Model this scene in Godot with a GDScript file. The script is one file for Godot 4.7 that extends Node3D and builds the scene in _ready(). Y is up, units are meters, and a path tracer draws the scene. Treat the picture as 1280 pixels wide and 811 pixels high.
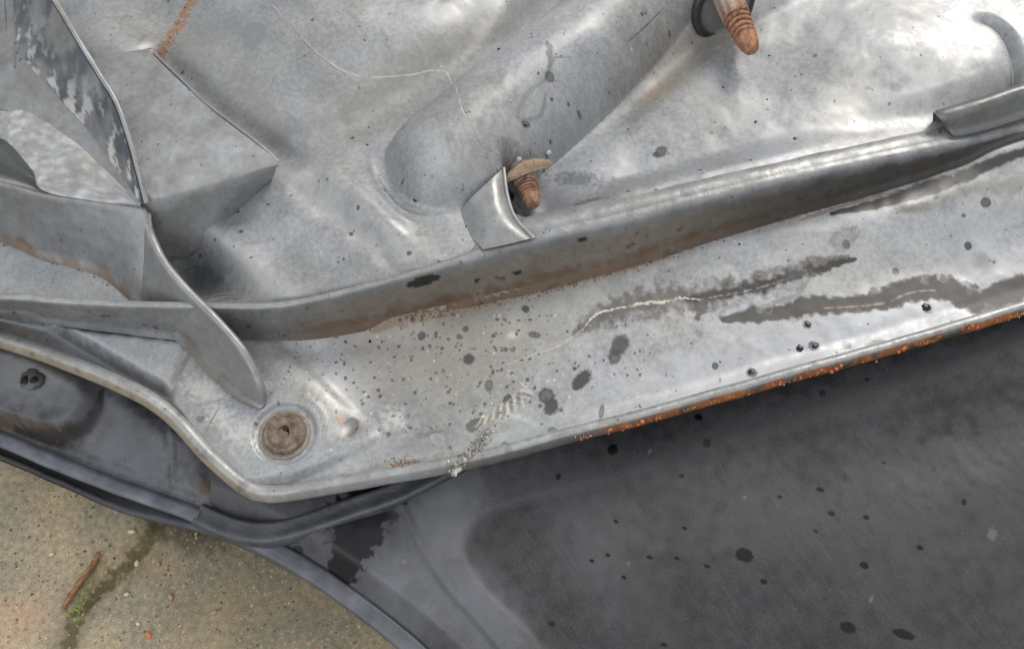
extends Node3D
# A close-up of the weathered back of a grey plastic lamp moulding lying on dark plastic trim over concrete paving.
# Lengths in the lists are photo pixels for the first two numbers and millimetres above the paving for the third.

const W := 1280.0
const HH := 811.0
const FOV := 37.3
var eye := Vector3(0.0, 0.406, 0.152)
var cam_basis := Basis()
var M := {}
var na := FastNoiseLite.new()
var nb := FastNoiseLite.new()
var nc := FastNoiseLite.new()
var nd := FastNoiseLite.new()

# ---- the moulding's height field, on its own plan grid ------------------------------------------------------------
const STEP := 0.001
const X0 := -0.29
const Z0 := -0.21
const NX := 581
const NZ := 331
var H := PackedFloat32Array()

func _ready():
	# camera
	var cam := Camera3D.new()
	cam.name = "camera"
	add_child(cam, true)
	cam.position = eye
	cam.look_at_from_position(eye, Vector3(0, 0.08, 0.0), Vector3.UP)
	cam_basis = cam.transform.basis
	cam.fov = FOV
	cam.near = 0.01
	cam.far = 50.0
	# sky: an even overcast, a little brighter where the sun stands behind the cloud
	var toward := Vector3(0.40, 0.68, -0.62).normalized()
	var env := Environment.new()
	env.background_mode = Environment.BG_SKY
	var sky := Sky.new()
	var ps := PanoramaSkyMaterial.new()
	ps.panorama = ImageTexture.create_from_image(overcast(toward))
	sky.sky_material = ps
	env.sky = sky
	env.tonemap_mode = Environment.TONE_MAPPER_LINEAR
	env.tonemap_exposure = 1.36
	env.background_energy_multiplier = 1.0
	env.sdfgi_enabled = true
	env.ssao_enabled = true
	env.ssil_enabled = true
	var we := WorldEnvironment.new()
	we.name = "overcast_sky"
	we.environment = env
	add_child(we, true)
	var sun := DirectionalLight3D.new()
	sun.name = "sun"
	add_child(sun, true)
	sun.look_at_from_position(toward, Vector3.ZERO, Vector3.UP)
	sun.light_energy = 0.5
	sun.light_color = Color(1.0, 0.97, 0.93)
	sun.light_angular_distance = 26.0
	sun.shadow_enabled = true

	for k in 4:
		var n: FastNoiseLite = [na, nb, nc, nd][k]
		n.seed = 11 + k
		n.noise_type = FastNoiseLite.TYPE_SIMPLEX_SMOOTH
		n.frequency = 1.0
		n.fractal_octaves = [1, 3, 4, 5][k]
	materials()
	paving()
	dark_trim()
	moulding()

func overcast(toward: Vector3) -> Image:
	var w := 256
	var h := 128
	var im := Image.create(w, h, false, Image.FORMAT_RGBF)
	var n := FastNoiseLite.new()
	n.seed = 5
	n.frequency = 1.6
	n.fractal_octaves = 4
	for j in h:
		for i in w:
			var la := PI * (0.5 - (j + 0.5) / h)
			var lo := TAU * (i + 0.5) / w
			# Godot's panorama: u = 0.5 looks along -z
			var d := Vector3(-sin(lo) * cos(la), sin(la), cos(lo) * cos(la))
			d.x = sin(lo - PI) * cos(la)
			d.z = -cos(lo - PI) * cos(la)
			var a := acos(clampf(d.dot(toward), -1, 1))
			var c := 0.26 + 0.05 * n.get_noise_3dv(d * 1.2) + 0.36 * maxf(d.y, 0.0)
			var glow := exp(-a * a / (2 * 0.30 * 0.30))
			c += 1.5 * glow
			if d.y < 0:
				im.set_pixel(i, j, Color(0.25, 0.24, 0.22))
			else:
				im.set_pixel(i, j, Color(c * 0.98, c * 0.995, c * 1.03))
	return im

# ---- small helpers ---------------------------------------------------------------------------------------------
func ray(u: float, v: float) -> Vector3:
	var t := tan(deg_to_rad(FOV) / 2)
	return (cam_basis * Vector3((u - W / 2) / (HH / 2) * t, -(v - HH / 2) / (HH / 2) * t, -1)).normalized()

func P(u: float, v: float, h: float) -> Vector3:
	var d := ray(u, v)
	return eye + d * ((h * 0.001 - eye.y) / d.y)

func pts(list: Array) -> PackedVector3Array:
	var out := PackedVector3Array()
	for p in list:
		out.append(P(p[0], p[1], p[2]))
	return out

func cr(p: PackedVector3Array, t: float) -> Vector3:
	var n := p.size() - 1
	var x := clampf(t, 0, 1) * n
	var i := mini(int(x), n - 1)
	var f := x - i
	var a: Vector3 = p[i - 1] if i > 0 else p[0] * 2 - p[1]
	var d: Vector3 = p[i + 2] if i + 2 <= n else p[n] * 2 - p[n - 1]
	return p[i].cubic_interpolate(p[i + 1], a, d, f)

func even(p: PackedVector3Array, n: int) -> PackedVector3Array:
	# n points spread evenly along the smooth curve through p
	var fine := PackedVector3Array()
	var acc := PackedFloat32Array([0.0])
	var m := p.size() * 24
	for i in m + 1:
		fine.append(cr(p, float(i) / m))
		if i:
			acc.append(acc[i - 1] + fine[i].distance_to(fine[i - 1]))
	var out := PackedVector3Array()
	var k := 0
	for i in n:
		var s := acc[m] * i / (n - 1)
		while k < m - 1 and acc[k + 1] < s:
			k += 1
		out.append(fine[k].lerp(fine[k + 1], clampf((s - acc[k]) / maxf(acc[k + 1] - acc[k], 1e-9), 0, 1)))
	return out

func along(p: PackedVector3Array, n: int) -> PackedVector3Array:
	# n points at even parameter, so that matching lists stay matched
	var out := PackedVector3Array()
	for i in n:
		out.append(cr(p, float(i) / (n - 1)))
	return out

func high(p: PackedVector3Array, t: float) -> float:
	# height along a path
	var x := clampf(t, 0, 1) * (p.size() - 1)
	var i := mini(int(x), p.size() - 2)
	return lerpf(p[i].y, p[i + 1].y, x - i)

func sm(a: float, b: float, x: float) -> float:
	return smoothstep(a, b, x)

func put(called: String, mesh: Mesh, mat: Material, parent: Node = self) -> MeshInstance3D:
	var o := MeshInstance3D.new()
	o.name = called
	o.mesh = mesh
	o.material_override = null
	for s in mesh.get_surface_count():
		(mesh as ArrayMesh).surface_set_material(s, mat)
	o.cast_shadow = GeometryInstance3D.SHADOW_CASTING_SETTING_ON
	parent.add_child(o, true)
	return o

func thing(called: String, label: String, category: String, at := Vector3.ZERO, group := "") -> Node3D:
	var o := Node3D.new()
	o.name = called
	add_child(o, true)
	o.position = at
	tag(o, label, category, group)
	return o

func tag(o: Node, label: String, category: String, group := ""):
	o.set_meta("label", label)
	o.set_meta("category", category)
	if group:
		o.set_meta("group", group)

func grid_mesh(v: PackedVector3Array, nu: int, nv: int, col := PackedColorArray(), origin := Vector3.ZERO, wrap := false) -> ArrayMesh:
	# nv rows of nu points; smooth normals
	var st := SurfaceTool.new()
	st.begin(Mesh.PRIMITIVE_TRIANGLES)
	for i in v.size():
		if col.size():
			st.set_color(col[i])
		st.set_smooth_group(0)
		st.set_uv(Vector2(float(i % nu) / (nu - 1), float(i / nu) / maxi(nv - 1, 1)))
		st.add_vertex(v[i] - origin)
	for j in (nv if wrap else nv - 1):
		for i in nu - 1:
			var a := j * nu + i
			var b := ((j + 1) % nv) * nu + i
			for k in [a, a + 1, b, a + 1, b + 1, b]:
				st.add_index(k)
	st.generate_normals()
	return st.commit()

func patch(rows: Array, nu: int, sub: int, rough := 0.0, linear := false) -> Array:
	# a sheet through several curves; returns [points, nu, nv]
	var r := []
	for row in rows:
		r.append(along(pts(row) if row is Array else row, nu))
	var out := PackedVector3Array()
	var nv := (r.size() - 1) * sub + 1
	for j in nv:
		var k := mini(j / sub, r.size() - 2)
		var f := float(j - k * sub) / sub
		for i in nu:
			var b: Vector3 = r[k][i]
			var c: Vector3 = r[k + 1][i]
			var q := b.lerp(c, f)
			if not linear:
				var a: Vector3 = r[k - 1][i] if k > 0 else b * 2 - c
				var d: Vector3 = r[k + 2][i] if k + 2 < r.size() else c * 2 - b
				q = b.cubic_interpolate(c, a, d, f)
			if rough > 0:
				q.y += rough * 0.001 * nb.get_noise_3dv(q * 60.0)
			out.append(q)
	return [out, nu, nv]

func bar(called: String, top: Array, base: Array, thick: float, n: int, mat: Material, parent: Node, tint: Callable, shelf = null) -> MeshInstance3D:
	# a rib: a front face between two lines, a rounded top edge and a back face
	var T := along(pts(top), n)
	var B := along(pts(base), n)
	var v := PackedVector3Array()
	var c := PackedColorArray()
	var rows := []
	var m := 0
	for i in n:
		var a: Vector3 = T[mini(i + 1, n - 1)] - T[maxi(i - 1, 0)]
		var up: Vector3 = T[i] - B[i]
		var nn := up.cross(a).normalized()
		if nn.dot(eye - T[i]) < 0:
			nn = -nn
		var hgt := up.length()
		var dir := up / maxf(hgt, 1e-6)
		var th := minf(thick * 0.001, hgt * 0.8)
		var ws := 0.0
		if shelf != null:
			ws = shelf.call(float(i) / (n - 1))
		var r := th * lerpf(0.5, 0.85, ws)
		var sec := PackedVector3Array()
		var hs := PackedFloat32Array()
		for k in 21:
			var s := k / 20.0
			var fil := 0.0012 * pow(maxf(0.0, 1 - s * hgt / 0.004), 2)
			var w := 0.00022 * nb.get_noise_3dv(B[i].lerp(T[i], s) * 70.0)
			sec.append(B[i] + dir * (s * (hgt - r) - (0.001 if k == 0 else 0.0)) + nn * (fil + w))
			hs.append(s * 0.93)
		for k in range(1, 7):
			var an := PI * k / 6.0
			var q := T[i] - dir * r - nn * r + nn * (r * cos(an)) + dir * (r * sin(an))
			if ws > 0.0 and k > 3:
				q = q.lerp(T[i] - nn * r - Vector3(nn.x, 0, nn.z) * (0.0004 * (k - 3)), ws)
			sec.append(q)
			hs.append(0.93 + 0.07 * sin(an))
		for k in range(1, 4):
			var s2 := 1 - k / 3.0
			var q := B[i] + dir * (s2 * (hgt - r)) - nn * th + Vector3(0, -0.004 * (1 - s2), 0)
			if ws > 0.0:
				var back := Vector3(-nn.x, 0, -nn.z).normalized()
				q = q.lerp(T[i] + back * (0.001 + 0.004 * k) + Vector3(0, -[0.0, 0.0004, 0.0012, 0.0042][k], 0), ws)
			sec.append(q)
			hs.append(lerpf(s2, 1.0, ws))
		m = sec.size()
		for k in m:
			v.append(sec[k])
			c.append(tint.call(float(i) / (n - 1), hs[k], sec[k]))
	return put(called, grid_mesh(v, m, n, c), mat, parent)

func tube(called: String, path: PackedVector3Array, profile: Array, mat: Material, parent: Node, tint: Callable) -> MeshInstance3D:
	# a lip swept along a path; the profile gives (outward, up) in mm, outward = to the right of the walk seen from above
	var n := path.size()
	var m := profile.size()
	var v := PackedVector3Array()
	var c := PackedColorArray()
	for i in n:
		var t := (path[mini(i + 1, n - 1)] - path[maxi(i - 1, 0)])
		t.y = 0
		t = t.normalized()
		var out := t.cross(Vector3.UP)
		var wob := 0.25 * nb.get_noise_3dv(path[i] * 50.0)
		for k in m:
			var q: Vector3 = path[i] + (out * (profile[k][0] + wob) + Vector3.UP * (profile[k][1] + 0.5 * wob)) * 0.001
			v.append(q)
			c.append(tint.call(float(i) / (n - 1), float(k) / (m - 1), q))
	return put(called, grid_mesh(v, m, n, c), mat, parent)

func lumps(list: Array, mat: Material, called: String, parent: Node, rings := 5, sides := 8) -> MeshInstance3D:
	# irregular little bodies joined in one mesh: [centre, radius mm, squash, colour, seed]
	var v := PackedVector3Array()
	var nrm := PackedVector3Array()
	var c := PackedColorArray()
	var idx := PackedInt32Array()
	for L in list:
		var at := v.size()
		for j in rings + 1:
			for i in sides:
				var th := PI * j / rings
				var ph := TAU * i / sides
				var d := Vector3(sin(th) * cos(ph), cos(th), sin(th) * sin(ph))
				var r: float = L[1] * 0.001 * (1 + 0.45 * nb.get_noise_3dv(d * 1.1 + Vector3.ONE * float(L[4]) * 3.7))
				var e := Vector3(d.x * r, d.y * r * L[2], d.z * r)
				if L.size() > 5:
					e = (L[5] as Basis) * e
				v.append(L[0] + e)
				nrm.append(Vector3(d.x, d.y / L[2], d.z).normalized())
				c.append(L[3])
		for j in rings:
			for i in sides:
				var a := at + j * sides + i
				var b := at + j * sides + (i + 1) % sides
				idx.append_array([a, a + sides, b, b, a + sides, b + sides])
	return put(called, raw(v, nrm, idx, c), mat, parent)

func raw(v: PackedVector3Array, nrm: PackedVector3Array, idx: PackedInt32Array, c := PackedColorArray(), uv := PackedVector2Array()) -> ArrayMesh:
	var arr := []
	arr.resize(Mesh.ARRAY_MAX)
	arr[Mesh.ARRAY_VERTEX] = v
	arr[Mesh.ARRAY_NORMAL] = nrm
	arr[Mesh.ARRAY_INDEX] = idx
	if c.size():
		arr[Mesh.ARRAY_COLOR] = c
	if uv.size():
		arr[Mesh.ARRAY_TEX_UV] = uv
	var me := ArrayMesh.new()
	me.add_surface_from_arrays(Mesh.PRIMITIVE_TRIANGLES, arr)
	return me

# ---- painting height into a field ---------------------------------------------------------------------------------
class Field:
	var h := PackedFloat32Array()
	var nx := 0
	var nz := 0
	var x0 := 0.0
	var z0 := 0.0
	var step := 0.001
	func _init(a: float, b: float, n: int, m: int, s: float, fill: float):
		x0 = a; z0 = b; nx = n; nz = m; step = s
		h.resize(n * m)
		h.fill(fill)
	func at(x: float, z: float) -> float:
		var fx := clampf((x - x0) / step, 0, nx - 1.001)
		var fz := clampf((z - z0) / step, 0, nz - 1.001)
		var i := int(fx)
		var j := int(fz)
		fx -= i
		fz -= j
		var k := j * nx + i
		return lerpf(lerpf(h[k], h[k + 1], fx), lerpf(h[k + nx], h[k + nx + 1], fx), fz)
	func mask(poly: PackedVector3Array, soft: float) -> Array:
		# filled polygon, softened by two box passes; returns [i0, j0, w, h, values]
		var lo := Vector2(1e9, 1e9)
		var hi := -lo
		for p in poly:
			lo = lo.min(Vector2(p.x, p.z))
			hi = hi.max(Vector2(p.x, p.z))
		var r := maxi(int(round(soft * 0.001 / step / 2)), 0)
		var pad := 2 * r + 2
		var i0 := clampi(int((lo.x - x0) / step) - pad, 0, nx - 1)
		var j0 := clampi(int((lo.y - z0) / step) - pad, 0, nz - 1)
		var i1 := clampi(int((hi.x - x0) / step) + pad, 0, nx - 1)
		var j1 := clampi(int((hi.y - z0) / step) + pad, 0, nz - 1)
		var w := i1 - i0 + 1
		var hh := j1 - j0 + 1
		var m := PackedFloat32Array()
		m.resize(w * hh)
		for j in hh:
			var z := z0 + (j0 + j) * step
			var xs := []
			for k in poly.size():
				var a := poly[k]
				var b := poly[(k + 1) % poly.size()]
				if (a.z <= z) != (b.z <= z):
					xs.append(a.x + (z - a.z) / (b.z - a.z) * (b.x - a.x))
			xs.sort()
			for k in range(0, xs.size() - 1, 2):
				var s: float = (xs[k] - x0) / step - i0
				var e: float = (xs[k + 1] - x0) / step - i0
				for i in range(maxi(int(floor(s)), 0), mini(int(ceil(e)) + 1, w)):
					m[j * w + i] = maxf(m[j * w + i], clampf(minf(i - s, e - i) + 0.5, 0, 1))
		for pas in (2 if r > 0 else 0):
			var n := PackedFloat32Array()
			n.resize(w * hh)
			for j in hh:
				var acc := 0.0
				for i in range(-r, r + 1):
					acc += m[j * w + clampi(i, 0, w - 1)]
				for i in w:
					n[j * w + i] = acc / (2 * r + 1)
					acc += m[j * w + mini(i + r + 1, w - 1)] - m[j * w + maxi(i - r, 0)]
			for i in w:
				var acc := 0.0
				for j in range(-r, r + 1):
					acc += n[clampi(j, 0, hh - 1) * w + i]
				for j in hh:
					m[j * w + i] = acc / (2 * r + 1)
					acc += n[mini(j + r + 1, hh - 1) * w + i] - n[maxi(j - r, 0) * w + i]
		return [i0, j0, w, hh, m]
	func flat(poly: PackedVector3Array, soft: float, plane_from := PackedVector3Array(), how := 1.0):
		# set the inside to the plane that fits the corners
		var src := plane_from if plane_from.size() else poly
		var c := Vector3.ZERO
		for p in src:
			c += p
		c /= src.size()
		var xx := 1e-9; var zz := 1e-9; var xz := 0.0; var xy := 0.0; var zy := 0.0
		for p in src:
			var d := p - c
			xx += d.x * d.x; zz += d.z * d.z; xz += d.x * d.z; xy += d.x * d.y; zy += d.z * d.y
		var det := xx * zz - xz * xz
		var gx := (xy * zz - zy * xz) / det
		var gz := (zy * xx - xy * xz) / det
		var q := mask(poly, soft)
		for j in q[3]:
			for i in q[2]:
				var k: float = q[4][j * q[2] + i] * how
				if k > 0.0005:
					var at_ : int = (q[1] + j) * nx + q[0] + i
					var t: float = c.y + gx * (x0 + (q[0] + i) * step - c.x) + gz * (z0 + (q[1] + j) * step - c.z)
					h[at_] = lerpf(h[at_], t, k)
	func add(poly: PackedVector3Array, soft: float, mm: float):
		var q := mask(poly, soft)
		for j in q[3]:
			for i in q[2]:
				h[(q[1] + j) * nx + q[0] + i] += q[4][j * q[2] + i] * mm * 0.001
	func line(path: PackedVector3Array, wide: float, f: Callable):
		# f(height, distance mm, side, along 0..1) gives the new height within wide mm of the path
		var w := wide * 0.001
		var best := {}
		var n := path.size() - 1
		for s in n:
			var a := Vector2(path[s].x, path[s].z)
			var b := Vector2(path[s + 1].x, path[s + 1].z)
			var d := b - a
			var L := maxf(d.length_squared(), 1e-12)
			for j in range(maxi(int((minf(a.y, b.y) - w - z0) / step), 0), mini(int((maxf(a.y, b.y) + w - z0) / step) + 2, nz)):
				for i in range(maxi(int((minf(a.x, b.x) - w - x0) / step), 0), mini(int((maxf(a.x, b.x) + w - x0) / step) + 2, nx)):
					var p := Vector2(x0 + i * step, z0 + j * step)
					var t := clampf((p - a).dot(d) / L, 0, 1)
					var e := p - a - d * t
					var q := e.length()
					if q < w:
						var k := j * nx + i
						if not best.has(k) or best[k][0] > q:
							best[k] = [q, signf(d.cross(p - a)), (s + t) / n]
		for k in best:
			h[k] = f.call(h[k], best[k][0] * 1000, best[k][1], best[k][2])
	func bump(c: Vector3, rx: float, rz: float, turn: float, mm: float):
		var r := 2.6 * maxf(rx, rz) * 0.001
		var cs := cos(turn)
		var sn := sin(turn)
		for j in range(maxi(int((c.z - r - z0) / step), 0), mini(int((c.z + r - z0) / step) + 1, nz)):
			for i in range(maxi(int((c.x - r - x0) / step), 0), mini(int((c.x + r - x0) / step) + 1, nx)):
				var dx := (x0 + i * step - c.x) * 1000
				var dz := (z0 + j * step - c.z) * 1000
				var a := (dx * cs + dz * sn) / rx
				var b := (-dx * sn + dz * cs) / rz
				h[j * nx + i] += mm * 0.001 * exp(-0.5 * (a * a + b * b))
	func mesh(keep: Callable, uv0: Vector2, uv1: Vector2, tint = null) -> ArrayMesh:
		var idx := PackedInt32Array()
		var of := PackedInt32Array()
		of.resize(nx * nz)
		of.fill(-1)
		var v := PackedVector3Array()
		var nr := PackedVector3Array()
		var uv := PackedVector2Array()
		var c := PackedColorArray()
		for j in nz - 1:
			for i in nx - 1:
				if not keep.call(i, j):
					continue
				for k in [j * nx + i, j * nx + i + 1, (j + 1) * nx + i, (j + 1) * nx + i + 1]:
					if of[k] < 0:
						of[k] = v.size()
						var ii: int = k % nx
						var jj: int = k / nx
						var p := Vector3(x0 + ii * step, h[k], z0 + jj * step)
						v.append(p)
						var gx := (h[jj * nx + mini(ii + 1, nx - 1)] - h[jj * nx + maxi(ii - 1, 0)]) / (2 * step)
						var gz := (h[mini(jj + 1, nz - 1) * nx + ii] - h[maxi(jj - 1, 0) * nx + ii]) / (2 * step)
						nr.append(Vector3(-gx, 1, -gz).normalized())
						uv.append(Vector2((p.x - uv0.x) / (uv1.x - uv0.x), (p.z - uv0.y) / (uv1.y - uv0.y)))
						if tint != null:
							c.append(tint.call(p))
				var a := of[j * nx + i]
				var b := of[j * nx + i + 1]
				var d := of[(j + 1) * nx + i]
				var e := of[(j + 1) * nx + i + 1]
				idx.append_array([a, b, d, b, e, d])
		var arr := []
		arr.resize(Mesh.ARRAY_MAX)
		arr[Mesh.ARRAY_VERTEX] = v
		arr[Mesh.ARRAY_NORMAL] = nr
		arr[Mesh.ARRAY_TEX_UV] = uv
		arr[Mesh.ARRAY_INDEX] = idx
		if c.size():
			arr[Mesh.ARRAY_COLOR] = c
		var me := ArrayMesh.new()
		me.add_surface_from_arrays(Mesh.PRIMITIVE_TRIANGLES, arr)
		return me

func hit(f: Field, u: float, v: float, top := 0.135, low := 0.0) -> Vector3:
	# where the line of sight through a photo pixel meets a field
	var d := ray(u, v)
	var y := top
	while y > low:
		var p := eye + d * ((y - eye.y) / d.y)
		if f.at(p.x, p.z) >= y:
			return p
		y -= 0.0006
	return eye + d * ((low - eye.y) / d.y)

func inside(poly: PackedVector2Array, p: Vector2) -> bool:
	return Geometry2D.is_point_in_polygon(p, poly)

func flat2(p: PackedVector3Array) -> PackedVector2Array:
	var o := PackedVector2Array()
	for q in p:
		o.append(Vector2(q.x, q.z))
	return o

# ---- painting stains into a texture ---------------------------------------------------------------------------------
class Stain:
	var w := 0
	var h := 0
	var a := Vector2()
	var b := Vector2()
	var px := PackedByteArray()   # sRGB
	var ro := PackedByteArray()   # roughness
	var n1: FastNoiseLite
	func setup(x0: float, z0: float, x1: float, z1: float, ww: int, hh: int, nn: FastNoiseLite):
		a = Vector2(x0, z0)
		b = Vector2(x1, z1)
		w = ww
		h = hh
		n1 = nn
		px.resize(w * h * 3)
		ro.resize(w * h)
	func dot(i: int, c: Color, k: float, rough: float):
		px[i * 3] = int(lerpf(px[i * 3], c.r * 255, k))
		px[i * 3 + 1] = int(lerpf(px[i * 3 + 1], c.g * 255, k))
		px[i * 3 + 2] = int(lerpf(px[i * 3 + 2], c.b * 255, k))
		if rough >= 0:
			ro[i] = int(lerpf(ro[i], rough * 255, k))
	func blot(c: Vector3, rx: float, rz: float, turn: float, col: Color, alpha: float, soft := 0.25, ragged := 0.3, rough := -1.0, ring := 0.0):
		# an irregular spot: radii in mm
		var R := maxf(rx, rz) * 0.001 * (1.2 + soft + ragged)
		var sx := w / (b.x - a.x)
		var sz := h / (b.y - a.y)
		var cs := cos(turn)
		var sn := sin(turn)
		var fr := 1.3 / (minf(rx, rz) * 0.001)
		for j in range(maxi(int((c.z - R - a.y) * sz), 0), mini(int((c.z + R - a.y) * sz) + 1, h)):
			for i in range(maxi(int((c.x - R - a.x) * sx), 0), mini(int((c.x + R - a.x) * sx) + 1, w)):
				var dx := a.x + (i + 0.5) / sx - c.x
				var dz := a.y + (j + 0.5) / sz - c.z
				var p := (dx * cs + dz * sn) / (rx * 0.001)
				var q := (-dx * sn + dz * cs) / (rz * 0.001)
				var d := sqrt(p * p + q * q) + ragged * n1.get_noise_2d((c.x * 7 + dx) * fr, (c.z * 7 + dz) * fr)
				var k := 1 - smoothstep(1 - soft, 1 + soft, d)
				if k > 0.003:
					if ring > 0:
						k *= lerpf(1.0 - ring, 1.0, smoothstep(0.5, 0.95, d))
					dot(j * w + i, col, k * alpha, rough)
	func streak(path: PackedVector3Array, wide: Array, col: Color, alpha: float, soft := 0.5, ragged := 0.5, rough := -1.0, broken := 0.0, grain := 190.0):
		# a run of colour along a path; half widths in mm are spread along it
		var mx := 0.0
		for q in wide:
			mx = maxf(mx, q)
		var R := mx * 0.001 * (1 + soft + ragged)
		var sx := w / (b.x - a.x)
		var sz := h / (b.y - a.y)
		var lo := Vector2(1e9, 1e9)
		var hi := -lo
		for p in path:
			lo = lo.min(Vector2(p.x, p.z))
			hi = hi.max(Vector2(p.x, p.z))
		var n := path.size() - 1
		var best := {}
		for s in n:
			var A := Vector2(path[s].x, path[s].z)
			var B := Vector2(path[s + 1].x, path[s + 1].z)
			var d := B - A
			var L := maxf(d.length_squared(), 1e-12)
			for j in range(maxi(int((minf(A.y, B.y) - R - a.y) * sz), 0), mini(int((maxf(A.y, B.y) + R - a.y) * sz) + 1, h)):
				for i in range(maxi(int((minf(A.x, B.x) - R - a.x) * sx), 0), mini(int((maxf(A.x, B.x) + R - a.x) * sx) + 1, w)):
					var p := Vector2(a.x + (i + 0.5) / sx, a.y + (j + 0.5) / sz)
					var t := clampf((p - A).dot(d) / L, 0, 1)
					var q := (p - A - d * t).length()
					if q < R:
						var k := j * w + i
						if not best.has(k) or best[k].x > q:
							best[k] = Vector2(q, (s + t) / n)
		for k in best:
			var t: float = best[k].y
			var f: float = t * (wide.size() - 1)
			var wi := mini(int(f), wide.size() - 2)
			var hw := lerpf(wide[wi], wide[wi + 1], f - wi) * 0.001
			if hw < 1e-6:
				continue
			var x: float = a.x + (k % w + 0.5) / sx
			var z: float = a.y + (k / w + 0.5) / sz
			var nn := n1.get_noise_2d(x * grain, z * grain)
			var d: float = best[k].x / hw + ragged * nn * 1.15
			var al := 1 - smoothstep(1 - soft, 1 + soft * 0.4, d)
			if broken > 0:
				al *= smoothstep(broken - 0.25, broken + 0.15, n1.get_noise_2d(x * grain * 0.7 + 91, z * grain * 0.7) * 0.9 + 0.5)
			if al > 0.003:
				dot(k, col, al * alpha, rough)
	func textures() -> Array:
		return [ImageTexture.create_from_image(Image.create_from_data(w, h, false, Image.FORMAT_RGB8, px)), ImageTexture.create_from_image(Image.create_from_data(w, h, false, Image.FORMAT_L8, ro))]

func noise_image(w: int, h: int, freq: float, octaves: int, sd: int, stretch := 1.0, kind := FastNoiseLite.TYPE_SIMPLEX_SMOOTH) -> PackedByteArray:
	var n := FastNoiseLite.new()
	n.seed = sd
	n.noise_type = kind
	n.frequency = freq
	n.fractal_octaves = octaves
	var im := n.get_image(w, int(h * stretch), false, false, true)
	if stretch != 1.0:
		im.resize(w, h, Image.INTERPOLATE_CUBIC)
	im.convert(Image.FORMAT_L8)
	return im.get_data()

func noise_tex(freq: float, octaves: int, sd: int, lo: Color, mid: Color, hi: Color, size := 512) -> ImageTexture:
	var n := FastNoiseLite.new()
	n.seed = sd
	n.noise_type = FastNoiseLite.TYPE_SIMPLEX_SMOOTH
	n.frequency = freq
	n.fractal_octaves = octaves
	var src := n.get_seamless_image(size, size)
	src.convert(Image.FORMAT_L8)
	var d := src.get_data()
	var o := PackedByteArray()
	o.resize(size * size * 3)
	for i in d.size():
		var t := d[i] / 255.0
		var c := lo.lerp(mid, t * 2) if t < 0.5 else mid.lerp(hi, t * 2 - 1)
		o[i * 3] = int(c.r * 255)
		o[i * 3 + 1] = int(c.g * 255)
		o[i * 3 + 2] = int(c.b * 255)
	return ImageTexture.create_from_image(Image.create_from_data(size, size, false, Image.FORMAT_RGB8, o))

func normal_tex(freq: float, octaves: int, sd: int, strength: float, size := 512) -> ImageTexture:
	var n := FastNoiseLite.new()
	n.seed = sd
	n.noise_type = FastNoiseLite.TYPE_SIMPLEX_SMOOTH
	n.frequency = freq
	n.fractal_octaves = octaves
	var im := n.get_seamless_image(size, size)
	im.convert(Image.FORMAT_RGBA8)
	im.bump_map_to_normal_map(strength)
	return ImageTexture.create_from_image(im)

func mat(called: String, col: Color, rough: float, spec := 0.5, metal := 0.0) -> StandardMaterial3D:
	var m := StandardMaterial3D.new()
	m.resource_name = called
	m.albedo_color = col
	m.roughness = rough
	m.metallic_specular = spec
	m.metallic = metal
	M[called] = m
	return m

func tri(m: StandardMaterial3D, per_metre: float):
	m.uv1_triplanar = true
	m.uv1_world_triplanar = true
	m.uv1_scale = Vector3.ONE * per_metre

func materials():
	var m := mat("weathered plastic", Color.WHITE, 0.40, 0.6, 0.25)
	m.albedo_texture = weathering()
	m.vertex_color_use_as_albedo = true
	m.roughness = 1.0
	m.roughness_texture = noise_tex(0.02, 5, 37, Color(0.24, 0.24, 0.24), Color(0.40, 0.40, 0.40), Color(0.58, 0.58, 0.58))
	m.roughness_texture_channel = BaseMaterial3D.TEXTURE_CHANNEL_RED
	m.normal_enabled = true
	m.normal_texture = normal_tex(0.03, 4, 8, 3.0)
	m.normal_scale = 0.3
	tri(m, 8.0)
	m = mat("dark plastic", Color.WHITE, 0.42, 0.55)
	m.albedo_texture = noise_tex(0.014, 5, 13, Color(0.66, 0.67, 0.70), Color(0.86, 0.86, 0.88), Color(1, 1, 1))
	m.vertex_color_use_as_albedo = true
	m.normal_enabled = true
	m.normal_texture = normal_tex(0.04, 4, 18, 3.0)
	m.normal_scale = 0.4
	tri(m, 9.0)
	m = mat("rusty steel", Color.WHITE, 0.85, 0.4, 0.1)
	m.albedo_texture = noise_tex(0.03, 4, 23, Color(0.74, 0.68, 0.64), Color(0.93, 0.90, 0.87), Color(1, 0.99, 0.98))
	m.vertex_color_use_as_albedo = true
	m.normal_enabled = true
	m.normal_texture = normal_tex(0.05, 4, 28, 6.0)
	m.normal_scale = 0.9
	tri(m, 40.0)
	m = mat("crumbs", Color.WHITE, 0.95, 0.3)
	m.vertex_color_use_as_albedo = true
	m = mat("wet drops", Color(0.12, 0.12, 0.125), 0.2, 0.4)
	m = mat("rubber", Color(0.02, 0.02, 0.022), 0.6, 0.5)
	m = mat("leaf", Color.WHITE, 0.6, 0.4)
	m.vertex_color_use_as_albedo = true
	m.cull_mode = BaseMaterial3D.CULL_DISABLED
	m.backlight_enabled = true
	m.backlight = Color(0.1, 0.14, 0.04)

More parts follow.
